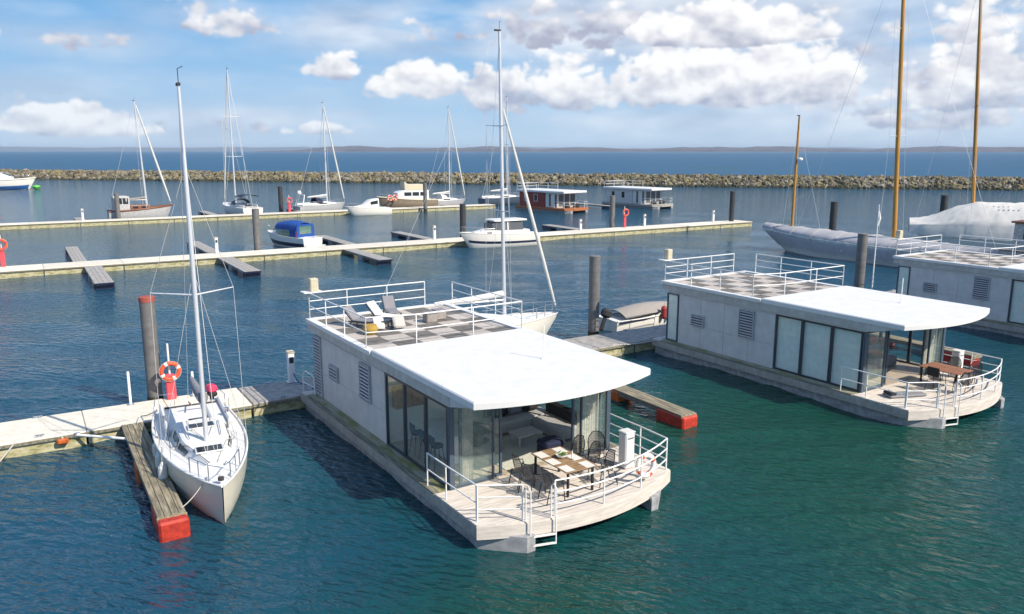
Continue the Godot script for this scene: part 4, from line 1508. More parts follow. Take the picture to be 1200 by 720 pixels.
func interior(hb: Node3D) -> void:
	var tr := hb.transform
	var ry := hb.rotation.y
	var F := 0.705
	var s := thing("corner_sofa", "pale seated corner sofa with charcoal cushions inside the open front houseboat", "sofa", tr * P(1.0, F, -2.3), ry)
	put("seat", MB.new().bevel(P(0.6, 0.22, -0.9), P(2.3, 0.42, 0.9), 0.06), M.sofa_light, s)
	put("seat", MB.new().bevel(P(1.3, 0.22, 0.35), P(0.9, 0.42, 1.58), 0.06), M.sofa_light, s)
	put("backrest", MB.new().bevel(P(0.6, 0.62, -1.3), P(2.3, 0.5, 0.22), 0.08), M.sofa_dark, s)
	put("backrest", MB.new().bevel(P(1.68, 0.62, 0.2), P(0.2, 0.5, 1.9), 0.08), M.sofa_dark, s)
	for k in 3:
		var c := MB.new()
		c.t = Transform3D(Basis(Vector3.RIGHT, -0.3), P(-0.1 + k * 0.62, 0.66, -1.02))
		c.bevel(Vector3.ZERO, P(0.56, 0.44, 0.18), 0.08)
		put("cushion", c, M.sofa_dark if k != 1 else M.grey_fabric, s)
	var b := thing("armchair", "black armchair by the glass in the open front houseboat", "armchair", tr * P(-0.5, F, -2.6), ry + 0.5)
	put("seat", MB.new().bevel(P(0, 0.24, 0), P(0.8, 0.4, 0.8), 0.07), M.sofa_dark, b)
	put("backrest", MB.new().bevel(P(0, 0.6, -0.34), P(0.8, 0.5, 0.16), 0.06), M.sofa_dark, b)
	for q in [-1.0, 1.0]:
		put("armrest", MB.new().bevel(P(q * 0.36, 0.5, 0.05), P(0.12, 0.22, 0.7), 0.04), M.sofa_dark, b)
	var c2 := thing("coffee_table", "pale coffee table in front of the corner sofa", "table", tr * P(0.9, F, -1.75), ry)
	put("top", MB.new().bevel(P(0, 0.38, 0), P(0.95, 0.05, 0.7), 0.015), M.sofa_light, c2)
	for q in [[-1, -1], [1, -1], [1, 1], [-1, 1]]:
		put("leg", MB.new().bevel(P(q[0] * 0.4, 0.18, q[1] * 0.28), P(0.05, 0.36, 0.05), 0.008), M.sofa_light, c2)
	tag(put("rug", MB.new().bevel(tr * P(0.5, F + 0.008, -1.4), P(2.6, 0.014, 2.4), 0.004), M.rug), "pale green rug under the coffee table", "rug")
	var ot := thing("footstool", "plum coloured cube footstool just inside the sliding door", "footstool", tr * P(1.12, F, -0.65), ry)
	put("cushion", MB.new().bevel(P(0, 0.34, 0), P(0.72, 0.2, 0.6), 0.05), M.canvas_navy, ot)
	put("base", MB.new().bevel(P(0, 0.13, 0), P(0.68, 0.24, 0.56), 0.02), M.canvas_navy, ot)
	var isl := thing("kitchen_island", "white kitchen island seen through the side glass", "kitchen island", tr * P(-1.75, F, -2.2), ry)
	put("worktop", MB.new().bevel(P(0, 0.92, 0), P(0.8, 0.05, 1.7), 0.01), M.sofa_light, isl)
	put("cabinet", MB.new().bevel(P(0.1, 0.45, 0), P(0.55, 0.88, 1.6), 0.01), M.roof_white, isl)
	for k in 3:
		put("drawer_front", MB.new().bevel(P(-0.19, 0.45, -0.53 + k * 0.53), P(0.02, 0.8, 0.5), 0.005), M.cladding, isl)
	for k in 3:
		var st := thing("bar_stool", ["dark green bar stool nearest the partition behind the side glass", "middle dark green bar stool at the kitchen island", "dark green bar stool nearest the terrace at the kitchen island"][k], "bar stool", tr * P(-2.4, F, -2.85 + k * 0.65), ry, "bar stools at the kitchen island")
		put("seat", MB.new().lathe(P(0, 0.64, 0), [Vector2(0.0, 0), Vector2(0.19, 0.0), Vector2(0.2, 0.05), Vector2(0.17, 0.08), Vector2(0.0, 0.09)], 14), M.canvas_navy, st)
		put("backrest", MB.new().bevel(P(-0.17, 0.86, 0), P(0.04, 0.28, 0.34), 0.015), M.canvas_navy, st)
		for q in [[-1, -1], [1, -1], [1, 1], [-1, 1]]:
			put("leg", MB.new().tube([P(q[0] * 0.2, 0, q[1] * 0.2), P(q[0] * 0.11, 0.65, q[1] * 0.11)], 0.014, 6), M.frame_dark, st)
	var sh := thing("wall_cabinet", "orange wood wall shelf on the partition behind the side glass", "shelf", tr * P(-2.1, 1.9, -3.97), ry)
	put("carcass", MB.new().bevel(P(0, 0.35, 0), P(1.1, 0.7, 0.3), 0.01), M.orange_wood, sh)
	put("door", MB.new().bevel(P(-0.27, 0.35, 0.16), P(0.5, 0.64, 0.02), 0.005), M.orange_wood, sh)
	put("door", MB.new().bevel(P(0.27, 0.35, 0.16), P(0.5, 0.64, 0.02), 0.005), M.orange_wood, sh)

func main_terrace(hb: Node3D) -> void:
	var tr := hb.transform
	var ry := hb.rotation.y
	terrace_table("brown slatted table laid for a meal on the terrace with the white ring buoy", tr * P(0.05, 0.683, 1.45), ry, 1.05, 1.75, M.table_wood)
	var spots := [[-0.95, 0.85, 1.5, "woven chair with its back to the sliding door glass, farthest in"], [-1.05, 1.5, 1.65, "woven chair in the middle of the ladder side of the laid table"], [-0.85, 2.15, 1.45, "woven chair at the corner of the laid table nearest the bathing ladder"],
		[1.02, 0.7, -1.5, "woven chair beside the curtained pane, innermost across the laid table"], [1.1, 1.35, -1.62, "woven chair across the laid table in front of the white locker"], [1.05, 2.05, -1.8, "woven chair at the laid table closest to the white ring buoy"], [1.75, 0.85, -0.6, "spare woven chair drawn away from the laid table beside the locker"]]
	var proto: Node3D
	for k in spots.size():
		var s: Array = spots[k]
		var at: Vector3 = tr * P(s[0], 0.683, s[1])
		if k == 0:
			proto = mesh_chair(s[3])
			proto.position = at
			proto.rotation.y = s[2] + ry
		else:
			copy(proto, s[3], at, s[2] + ry, "terrace_chair")
	var y := 0.683 + 0.747
	var k := 0
	for q in [[-0.3, 0.85], [-0.32, 1.45], [-0.3, 2.05], [0.36, 0.85], [0.38, 1.5], [0.36, 2.1]]:
		var m := put("place_mat", MB.new().bevel(tr * P(q[0], y, q[1]), P(0.3, 0.008, 0.42), 0.003), M.white_fabric)
		tag(m, "white place mat " + ["nearest the sliding door on the ladder side", "midway along the ladder side of the laid table", "at the seaward corner on the ladder side", "nearest the sliding door on the locker side", "midway along the locker side of the laid table", "at the seaward corner on the locker side"][k], "place mat", "white place mats on the laid table")
		k += 1
	var bowl := thing("salad_bowl", "white bowl of green leaves in the middle of the laid table", "bowl", tr * P(0.05, y, 1.35), 0)
	put("bowl", MB.new().lathe(Vector3.ZERO, [Vector2(0.06, 0), Vector2(0.15, 0.07), Vector2(0.17, 0.12), Vector2(0.15, 0.115), Vector2(0.0, 0.06)], 18), M.porcelain, bowl)
	var lf := MB.new()
	for i in 26:
		var g := i * 2.4
		var rr := 0.13 * sqrt(i / 26.0)
		var c := P(cos(g) * rr, 0.11 + 0.03 * sin(i * 1.7), sin(g) * rr)
		lf.quad(c + P(-0.03, 0, -0.02), c + P(0.03, 0.02, -0.03), c + P(0.04, 0.03, 0.03), c + P(-0.02, 0.01, 0.03))
	put("leaves", lf, M.leaf_green, bowl)
	var cn := thing("candle", "tall white candle beside the salad bowl", "candle", tr * P(0.22, y, 1.62), 0)
	put("holder", MB.new().lathe(Vector3.ZERO, [Vector2(0.05, 0), Vector2(0.05, 0.015), Vector2(0.02, 0.03)], 12), M.steel, cn)
	put("stick", MB.new().lathe(P(0, 0.02, 0), [Vector2(0.018, 0), Vector2(0.016, 0.24), Vector2(0.0, 0.25)], 10), M.porcelain, cn)
	terrace_box("white upright locker at the rail of the terrace with the laid table", tr * P(2.35, 0.683, 1.5), ry)
	ring_buoy("ring_buoy", "white ring buoy with red bands hung on the terrace rail", tr * P(2.1, 1.18, 2.62), Basis(Vector3.UP, 0.0).rotated(Vector3.RIGHT, -0.12), 0.29, M.roof_white, M.buoy_red)
	# roof terrace
	lounger("grey lounger near the roof rail corner with the cream box", tr * P(-1.75, 3.6, -8.6), ry + 0.55, M.grey_fabric)
	lounger("white padded lounger in the middle of the chequered roof", tr * P(-0.7, 3.6, -9.0), ry + 0.45, M.white_fabric)
	lounger("grey lounger with a raised back beside the white padded one", tr * P(-0.05, 3.6, -9.7), ry - 0.2, M.grey_fabric)
	var k2 := 0
	for q in [[-1.45, -7.75, 0.4], [-0.75, -7.55, 0.2]]:
		var b := MB.new()
		b.t = Transform3D(Basis(Vector3.UP, q[2]).rotated(Vector3.RIGHT, -0.5), Vector3.ZERO)
		b.bevel(Vector3.ZERO, P(0.5, 0.46, 0.14), 0.05)
		var o := put("cushion", b, [M.white_fabric, M.sofa_light][k2])
		o.position = tr * P(q[0], 3.86, q[1])
		tag(o, ["plump white cushion propped beside the straw pouffe", "pale grey cushion propped on the chequered roof tiles"][k2], "cushion", "cushions on the houseboat roof")
		k2 += 1
	var pf := thing("straw_pouffe", "round yellow straw pouffe on the chequered roof terrace", "pouffe", tr * P(-1.95, 3.6, -7.35), 0)
	put("body", MB.new().lathe(Vector3.ZERO, [Vector2(0.2, 0), Vector2(0.27, 0.08), Vector2(0.28, 0.2), Vector2(0.23, 0.33), Vector2(0.0, 0.36)], 18), M.yellow_straw, pf)
	var sb := thing("roof_table", "low black side table between the cushions and loungers", "table", tr * P(-1.15, 3.6, -7.9), ry)
	put("top", MB.new().bevel(P(0, 0.3, 0), P(0.5, 0.04, 0.4), 0.01), M.frame_dark, sb)
	for q in [[-1, -1], [1, -1], [1, 1], [-1, 1]]:
		put("leg", MB.new().bevel(P(q[0] * 0.21, 0.14, q[1] * 0.16), P(0.04, 0.28, 0.04), 0.006), M.frame_dark, sb)
	for kk in 2:
		var bx := thing("deck_box", ["small grey roof box beside the front rail", "second grey roof box closer to the stair gap"][kk], "box", tr * P(0.75 + kk * 0.55, 3.6, -8.0 - kk * 0.3), ry)
		put("body", MB.new().bevel(P(0, 0.17, 0), P(0.44, 0.34, 0.4), 0.03), M.tarp_taupe, bx)
		put("lid", MB.new().bevel(P(0, 0.36, 0), P(0.47, 0.05, 0.43), 0.015), M.grey_fabric, bx)

func second_terrace(hb: Node3D) -> void:
	var tr := hb.transform
	var ry := hb.rotation.y
	terrace_table("reddish brown slatted table on the terrace of the blind shaded houseboat", tr * P(0.8, 0.683, 1.35), ry, 1.15, 1.6, M.red_wood)
	var proto: Node3D
	var spots := [[-0.1, 1.5, 1.5, "woven chair at the reddish table facing away from the sliding door"], [0.3, 2.35, 2.6, "woven chair at the seaward end of the reddish table"], [1.85, 1.9, -1.7, "woven chair beyond the reddish table near the curved rail"], [1.8, 1.1, -1.5, "woven chair beside the white locker at the reddish table"]]
	for k in spots.size():
		var s: Array = spots[k]
		var at: Vector3 = tr * P(s[0], 0.683, s[1])
		if k == 0:
			proto = mesh_chair(s[3])
			proto.position = at
			proto.rotation.y = s[2] + ry
		else:
			copy(proto, s[3], at, s[2] + ry, "terrace_chair")
	var th := put("throw", MB.new().bevel(Vector3.ZERO, P(0.5, 0.36, 0.06), 0.02), M.black_fabric)
	th.position = tr * P(-0.42, 1.5, 1.52)
	th.rotation = Vector3(0, 1.5 + ry, 0)
	tag(th, "black throw hung over the woven chair by the reddish table", "throw")
	terrace_box("white upright locker at the rail behind the reddish table", tr * P(2.5, 0.683, 0.9), ry)
	var s := thing("corner_sofa", "dark sofa inside the houseboat with pale blinds", "sofa", tr * P(0.9, 0.705, -1.9), ry)
	put("seat", MB.new().bevel(P(0, 0.22, 0), P(2.4, 0.42, 0.9), 0.06), M.grey_fabric, s)
	put("backrest", MB.new().bevel(P(0, 0.6, -0.38), P(2.4, 0.5, 0.2), 0.08), M.grey_fabric, s)
	var sb := thing("sun_mat", "dark sun mat rolled out on the terrace by the ladder gap", "mat", tr * P(-1.8, 0.69, 1.25), ry + 1.2)
	put("pad", MB.new().bevel(P(0, 0.06, 0), P(0.55, 0.1, 1.6), 0.04), M.grey_fabric, sb)
	put("pillow", MB.new().bevel(P(0, 0.16, -0.65), P(0.5, 0.12, 0.3), 0.05), M.black_fabric, sb)

func covered_yawl() -> void:
	var t := thing("sailing_yacht", "long varnish masted yawl wrapped in grey tarpaulin", "sailing yacht", P(66.2, 0, -45.2), deg_to_rad(0.0), "sailing yachts in the marina")
	var o := {"L": 23.5, "B": 4.4, "Fb": 1.7, "Fs": 1.5, "rs": 0.28, "rake": 2.6, "pk": 0.5, "fine": 2.0, "srake": 4.5, "stern_up": 0.55, "keel": 0.9, "gr": 0.05}
	var rows := build_hull(t, o, M.gelcoat, M.teak)
	hull_stripe(t, rows, 0.36, 0.46, M.antifoul, 0, 17, "boot_top")
	# tarpaulin over the deck, hanging down the topsides in scallops
	var rp := []
	var nn := noise(FastNoiseLite.TYPE_SIMPLEX_SMOOTH, 0.25, 3, 19)
	for i in 61:
		var s := i / 60.0
		var fi := s * 18.0
		var k := clampi(int(fi), 0, 17)
		var a: Vector3 = rows[k][0].lerp(rows[k + 1][0], fi - k)
		var a2: Vector3 = rows[k][2].lerp(rows[k + 1][2], fi - k)
		var line := []
		var drop := 0.82 + 0.04 * nn.get_noise_1d(i * 1.0)
		var up := 0.5 + 0.22 * sin(s * PI) + 0.08 * nn.get_noise_1d(i * 1.2 + 40.0)
		for j in 15:
			var f := j / 14.0
			var p := Vector3.ZERO
			if f < 0.2:
				p = a2.lerp(a, f / 0.2)
				p = a + (p - a) * drop * 1.2 + P(-0.06, 0, 0)
			elif f > 0.8:
				p = a2.lerp(a, (1.0 - f) / 0.2)
				p = a + (p - a) * drop * 1.2 + P(-0.06, 0, 0)
				p.x = -p.x
			else:
				var g := (f - 0.2) / 0.6
				p = P(lerpf(a.x - 0.05, -a.x + 0.05, g), a.y + up * pow(sin(g * PI), 0.7) + 0.04, a.z)
			p.y += 0.05 * nn.get_noise_2d(i * 2.3, j * 6.0)
			p.x += 0.05 * nn.get_noise_2d(i * 4.0 + 90.0, j * 5.0)
			line.append(p)
		rp.append(line)
	put("tarpaulin", MB.new().skin(rp), M.tarp_grey, t)
	for i in range(4, 60, 7):
		var line := []
		for j in 15:
			line.append(rp[i][j] + P(0, 0.02, 0) + P(-0.03 if j < 7 else 0.03, 0, 0))
		put("lashing", MB.new().tube(line, 0.025, 5), M.rope, t)
	for s in [0, 14]:
		var hem := []
		for i in 61:
			hem.append(rp[i][s])
		put("hem_rope", MB.new().tube(hem, 0.03, 5), M.rope, t)
	rig(t, {"mr": 0.2, "wr": 0.012, "mast_m": M.spruce, "spreader_m": M.alloy, "spreaders": [[0.72, 1.0], [0.37, 1.15]], "sweep": 0.05, "vane": false, "lowers": false, "mast_rake": 1.5}, P(0, 1.6, 2.7), 27.5, P(0, 1.9, 11.6), P(0, 1.9, -8.0), 4.2)
	rig(t, {"mr": 0.14, "wr": 0.01, "mast_m": M.spruce, "spreaders": [], "vane": false, "back": false, "fore": 0.95, "lowers": false}, P(0, 1.8, -8.5), 13.3, P(0, 2.0, -5.0), P(0, 1.9, -11.0), 2.4)
	put("radar_dome", MB.new().lathe(P(0, 9.0, -8.1), [Vector2(0.0, 0), Vector2(0.26, 0.02), Vector2(0.3, 0.12), Vector2(0.24, 0.24), Vector2(0.0, 0.28)], 14), M.metal_white, t)

func white_covered_yacht() -> void:
	var t := thing("sailing_yacht", "big varnish masted yacht under a white tent cover", "sailing yacht", P(88.0, 0, -42.5), deg_to_rad(35.0), "sailing yachts in the marina")
	var o := {"L": 21.0, "B": 4.6, "Fb": 1.8, "Fs": 1.6, "rs": 0.45, "rake": 2.0, "pk": 0.5, "srake": 3.0, "stern_up": 0.4, "keel": 0.9, "gr": 0.05}
	var rows := build_hull(t, o, M.gelcoat, M.teak)
	var nn := noise(FastNoiseLite.TYPE_SIMPLEX_SMOOTH, 0.2, 3, 29)
	var rp := []
	for i in 49:
		var s := i / 48.0
		var fi := s * 18.0
		var k := clampi(int(fi), 0, 17)
		var a: Vector3 = rows[k][0].lerp(rows[k + 1][0], fi - k)
		var line := []
		# ridge climbs from the counter to the mast
		var ridge := lerpf(0.8, 2.95, smoothstep(0.0, 0.32, s)) - 0.8 * smoothstep(0.6, 1.0, s) + 0.1 * nn.get_noise_1d(i * 2.5)
		for j in 17:
			var g := j / 16.0
			var u := absf(g - 0.5) * 2.0
			var x := (a.x - 0.12) * signf(0.5 - g) * minf(1.0, u * 1.12)
			var y := a.y + ridge * (1.0 - pow(u, 1.7)) - (0.75 if u > 0.95 else 0.0)
			line.append(P(x + 0.1 * nn.get_noise_2d(i * 3.0, j * 7.0), y + 0.15 * nn.get_noise_2d(i * 2.0, j * 3.0 + 60.0), a.z))
		rp.append(line)
	put("tent_cover", MB.new().skin(rp), M.tarp_white, t)
	# two short rows of dark printing on the cover
	for r in 2:
		var cnt: int = [4, 5][r]
		for k in cnt:
			var i := 17 + k + r
			var j := 5 - r
			var a: Vector3 = rp[i][j]
			var b: Vector3 = rp[i + 1][j]
			var c: Vector3 = rp[i + 1][j + 1]
			var q: Vector3 = rp[i][j + 1]
			var m := (a + b + c + q) / 4.0
			var up := (b - a).cross(q - a).normalized() * 0.03
			if up.x > 0.0:
				up = -up
			var mb := MB.new()
			mb.quad(m + (a - m) * 0.3 + up, m + (b - m) * 0.3 + up, m + (c - m) * 0.3 + up, m + (q - m) * 0.3 + up)
			put("print", mb, M.grey_fabric, t)
	rig(t, {"mr": 0.2, "wr": 0.012, "mast_m": M.spruce, "spreader_m": M.rope_dark, "spreaders": [[0.5, 2.2]], "sweep": 0.1, "vane": false, "lowers": false, "mast_rake": 1.6}, P(0, 1.8, -4.5), 27.0, P(0, 1.9, 9.8), P(0, 2.0, -10.0), 4.4)

func docks_and_posts() -> void:
	var cream := [M.dock_concrete0, M.dock_concrete1, M.dock_concrete2]
	var gr := [M.dock_grey0, M.dock_grey1, M.dock_grey2]
	dock("cream concrete floating dock where the cream yacht is moored", -24.0, 6.8, -32.5, -29.95, 2.9, cream)
	dock("grey concrete floating dock along the sterns of the houseboats", 6.84, 66.0, -32.4, -30.0, 2.4, gr)
	dock("cream floating dock with crossing finger jetties in mid harbour", -40.0, 83.5, -77.4, -74.2, 6.0, cream, 0.6)
	dock("outermost cream floating dock below the breakwater", -40.0, 71.0, -123.6, -120.8, 6.0, cream, 0.62)
	var jb := [M.jetty_board0, M.jetty_board1, M.jetty_board2]
	finger("weathered plank finger jetty on red floats beside the cream yacht", 2.62, -29.9, -21.5, 0.72, 0.52, [[-21.9, 1.5, M.red_float], [-25.9, 0.9, M.orange_float]], jb, "finger jetties of the near dock")
	finger("plank finger jetty on red floats between the two big houseboats", 20.15, -29.95, -20.4, 0.72, 0.5, [[-21.0, 1.5, M.red_float], [-24.5, 1.0, M.orange_float]], jb, "finger jetties of the near dock")
	finger("plank finger jetty on a red float behind the second houseboat's terrace", 37.9, -29.95, -19.6, 0.72, 0.5, [[-20.4, 1.6, M.red_float], [-24.5, 1.0, M.red_float]], jb, "finger jetties of the near dock")
	var gb := [M.dock_grey0, M.dock_grey1, M.dock_grey2]
	var fl: Material = M.stripe_navy
	var far := [["short grey finger jetty on the breakwater side nearest the leftmost rescue post", 4.0, -77.5, -90.5, 1.1], ["short grey finger jetty crossing toward the near dock by the leftmost rescue post", 4.7, -74.1, -64.2, 1.3],
		["grey finger jetty on the breakwater side near the blue canopy boat's pile", 15.2, -77.5, -89.0, 1.2], ["grey finger jetty pointing to the near dock behind the cream yacht's mast", 15.3, -74.1, -64.3, 1.3], ["grey finger jetty beside the blue canopy boat", 28.6, -77.5, -88.0, 1.2],
		["grey finger jetty pointing to the near dock across from the blue canopy boat", 27.0, -74.1, -65.2, 1.3], ["grey finger jetty between the blue canopy boat and the white cruiser", 37.6, -77.5, -87.4, 1.2], ["grey finger jetty beyond the white cruiser's stern", 57.8, -77.5, -85.6, 1.4]]
	for f in far:
		var b: float = f[3]
		finger(f[0], f[1], f[2], b, f[4], 0.55, [[b + (1.2 if b < f[2] else -1.2), 2.0, fl], [lerpf(f[2], b, 0.5), 1.2, M.pontoon_grey]], gb, "finger jetties of the middle dock")
	for f in [["grey finger jetty beside the navy hooded yacht at the outer dock", 24.5, -123.6, -133.0], ["grey finger jetty beside the arch fitted yacht at the outer dock", 37.8, -123.6, -131.0], ["grey finger jetty near the outer end of the outermost dock", 63.5, -123.6, -131.5], ["tiny grey finger jetty on the outermost dock by the old motor sailer", 7.0, -123.6, -129.0], ["grey finger jetty beside the pale far houseboat", 86.5, -119.0, -108.0]]:
		finger(f[0], f[1], f[2], f[3], 1.2, 0.6, [[f[3] + (1.0 if f[3] < f[2] else -1.0), 2.0, fl]], gb, "finger jetties of the outer dock")
	pile("tall steel mooring pile with a red cap beside the near rescue post", 3.8, -32.95, 4.5, 0.28, M.pile_steel, M.pile_cap)
	pile("plain steel mooring pile behind the dock beside the covered dinghy", 25.4, -33.0, 4.5, 0.29, M.pile_steel)
	pile("plain steel mooring pile behind the second houseboat's roof", 48.3, -33.3, 4.4, 0.33, M.pile_steel)
	pile("steel mooring pile at the middle dock beside the blue canopy boat", 19.2, -78.1, 4.4, 0.33, M.pile_steel)
	pile("steel mooring pile at the middle dock by the white cruiser's bow", 41.6, -78.0, 4.1, 0.33, M.pile_dark)
	pile("steel mooring pile at the middle dock beside a rescue post", 62.6, -78.0, 4.4, 0.33, M.pile_steel)
	pile("black mooring pile near the free end of the middle dock", 81.6, -76.2, 4.6, 0.33, M.pile_dark, M.pile_dark)
	pile("dark mooring pile at the outer dock beside the navy hooded yacht", 34.7, -125.0, 4.4, 0.35, M.pile_dark)
	pile("brown mooring pile in front of the brown trawler", 57.0, -119.9, 4.6, 0.33, M.pile_steel)
	pile("steel mooring pile at the wheelhouse of the old motor sailer", 11.7, -124.4, 4.0, 0.3, M.pile_steel)
	pile("black mooring pile standing behind the grey covered yawl", 73, -54, 4.6, 0.36, M.pile_dark)
	pile("black mooring pile rising behind the white tent cover", 95, -55, 4.6, 0.4, M.pile_dark)
	rescue_post("red rescue post with an orange ring beside the red capped pile", P(4.3, 0.5, -32.25), 1.0)
	ring_buoy("ring_buoy", "orange ring buoy with white bands on the near rescue post", P(4.3, 1.66, -32.07), Basis(), 0.31, M.buoy_red, M.metal_white)
	rescue_post("red rescue post at the middle dock near the shortest finger jetty", P(-1.6, 0.6, -77.1), 1.4)
	ring_buoy("ring_buoy", "red ring buoy on the middle dock post near the shortest finger jetty", P(-1.6, 2.45, -76.9), Basis(), 0.38, M.buoy_red, M.pink_fabric)
	rescue_post("small red rescue post on the outermost dock behind the navy hooded yacht", P(35.4, 0.62, -122.9), 1.4)
	ring_buoy("ring_buoy", "red ring buoy on the outermost dock", P(35.4, 2.45, -122.7), Basis(), 0.36, M.buoy_red, M.pink_fabric)
	rescue_post("red rescue post beside the steel pile past the white cruiser", P(63.6, 0.6, -76.8), 1.4)
	ring_buoy("ring_buoy", "red ring buoy on the middle dock past the white cruiser", P(63.6, 2.45, -76.6), Basis(), 0.38, M.buoy_red, M.pink_fabric)
	pedestal("white power pedestal at the rear corner of the open front houseboat", P(8.95, 0.5, -32.1), 1.25)
	pedestal("slim white post on the dock edge beside the red capped pile", P(2.85, 0.5, -32.3), 1.3, true)
	pedestal("slim white post on the dock behind the cream yacht", P(5.1, 0.5, -32.2), 1.0, true)
	pedestal("white power pedestal on the middle dock beside the pile with the blue canopy boat", P(15.2, 0.6, -77.0), 1.4)
	pedestal("white power pedestal on the middle dock before the white cruiser", P(37.6, 0.6, -77.0), 1.4)
	pedestal("white power pedestal midway along the empty end of the middle dock", P(67.0, 0.6, -77.0), 1.4)
	pedestal("white power pedestal close to the black pile at the dock end", P(79.0, 0.6, -77.0), 1.4)
	pedestal("white power pedestal on the middle dock just before the finger beyond the cruiser", P(57.0, 0.6, -77.0), 1.2)
	pedestal("white power pedestal on the outermost dock near the old motor sailer", P(7.2, 0.62, -123.0), 1.5)
	var fp := thing("flagpole", "thin white pole with a furled pennant behind the second houseboat", "flagpole", P(48.0, 0.5, -32.1))
	put("pole", MB.new().tube([P(0, 0, 0), P(0, 6.0, 0)], [0.05, 0.03], 8), M.metal_white, fp)
	put("pennant", MB.new().tube([P(0.06, 5.6, 0), P(0.1, 5.1, 0.02), P(0.06, 4.6, 0)], [0.03, 0.12, 0.03], 8), M.white_fabric, fp)
	rope("pale mooring line dropping from the cream dock toward the frame edge", P(-0.9, 0.5, -30.05), P(-1.9, 0.3, -27.3), 0.1, 0.025, M.rope)
	rope("pale mooring line from the cream yacht's bow to the plank finger end", P(3.55, 1.18, -21.75), P(2.9, 0.55, -21.7), 0.08, 0.016, M.rope)
	rope("pale stern line from the cream yacht to the dock by the slim post", P(5.3, 1.15, -29.0), P(5.5, 0.52, -31.0), 0.05, 0.016, M.rope)
	rope("grey stern line from the cream yacht to the dock by the plank finger", P(3.3, 1.15, -28.9), P(3.0, 0.52, -30.6), 0.05, 0.016, M.rope_dark)
	rope("white mooring line from the open front houseboat's stern to the dock", P(9.3, 0.8, -29.3), P(8.2, 0.5, -30.4), 0.08, 0.025, M.rope)
	rope("white mooring line from the second houseboat's stern to the dock", P(27.2, 0.75, -29.2), P(24.4, 0.5, -30.1), 0.1, 0.03, M.rope)
	var pc := put("power_cable", MB.new().tube([P(9.0, 0.9, -31.95), P(9.1, 0.56, -31.7), P(9.5, 0.53, -31.0), P(9.3, 0.53, -30.4), P(9.9, 0.6, -29.9), P(10.3, 0.72, -29.5)], 0.02, 6), M.canvas_blue)
	tag(pc, "blue power cable from the pedestal to the open front houseboat", "cable")
	var gw := thing("gangway_rail", "bent white handrail on the dock beside the open front houseboat's stern", "handrail", P(8.9, 0.5, -30.3))
	put("hoop", MB.new().tube([P(0, 0, 0), P(0, 0.8, 0), P(0.08, 0.92, 0.1), P(0.1, 0.95, 0.9), P(0.12, 0.85, 1.05), P(0.12, 0.2, 1.1)], 0.025, 8), M.metal_white, gw)
	put("rail", MB.new().tube([P(0, 0.45, 0), P(0.12, 0.5, 1.08)], 0.02, 8), M.metal_white, gw)
	var br := thing("finger_brace", "white diagonal brace pipe between the cream dock and plank finger", "brace", P(0, 0, 0))
	put("pipe", MB.new().tube([P(0.9, 0.42, -29.9), P(2.3, 0.42, -28.6)], 0.05, 8), M.metal_white, br)
	put("flange", MB.new().bevel(P(0.9, 0.42, -29.92), P(0.2, 0.16, 0.06), 0.01), M.steel, br)
	var of := thing("dock_fender", "small orange fender on the side of the cream dock", "fender", P(0.45, 0.3, -29.84))
	put("body", MB.new().bevel(Vector3.ZERO, P(0.36, 0.2, 0.16), 0.05), M.orange_float, of)
	put("strap", MB.new().bevel(P(0, 0.12, -0.02), P(0.06, 0.08, 0.1), 0.01), M.rope, of)

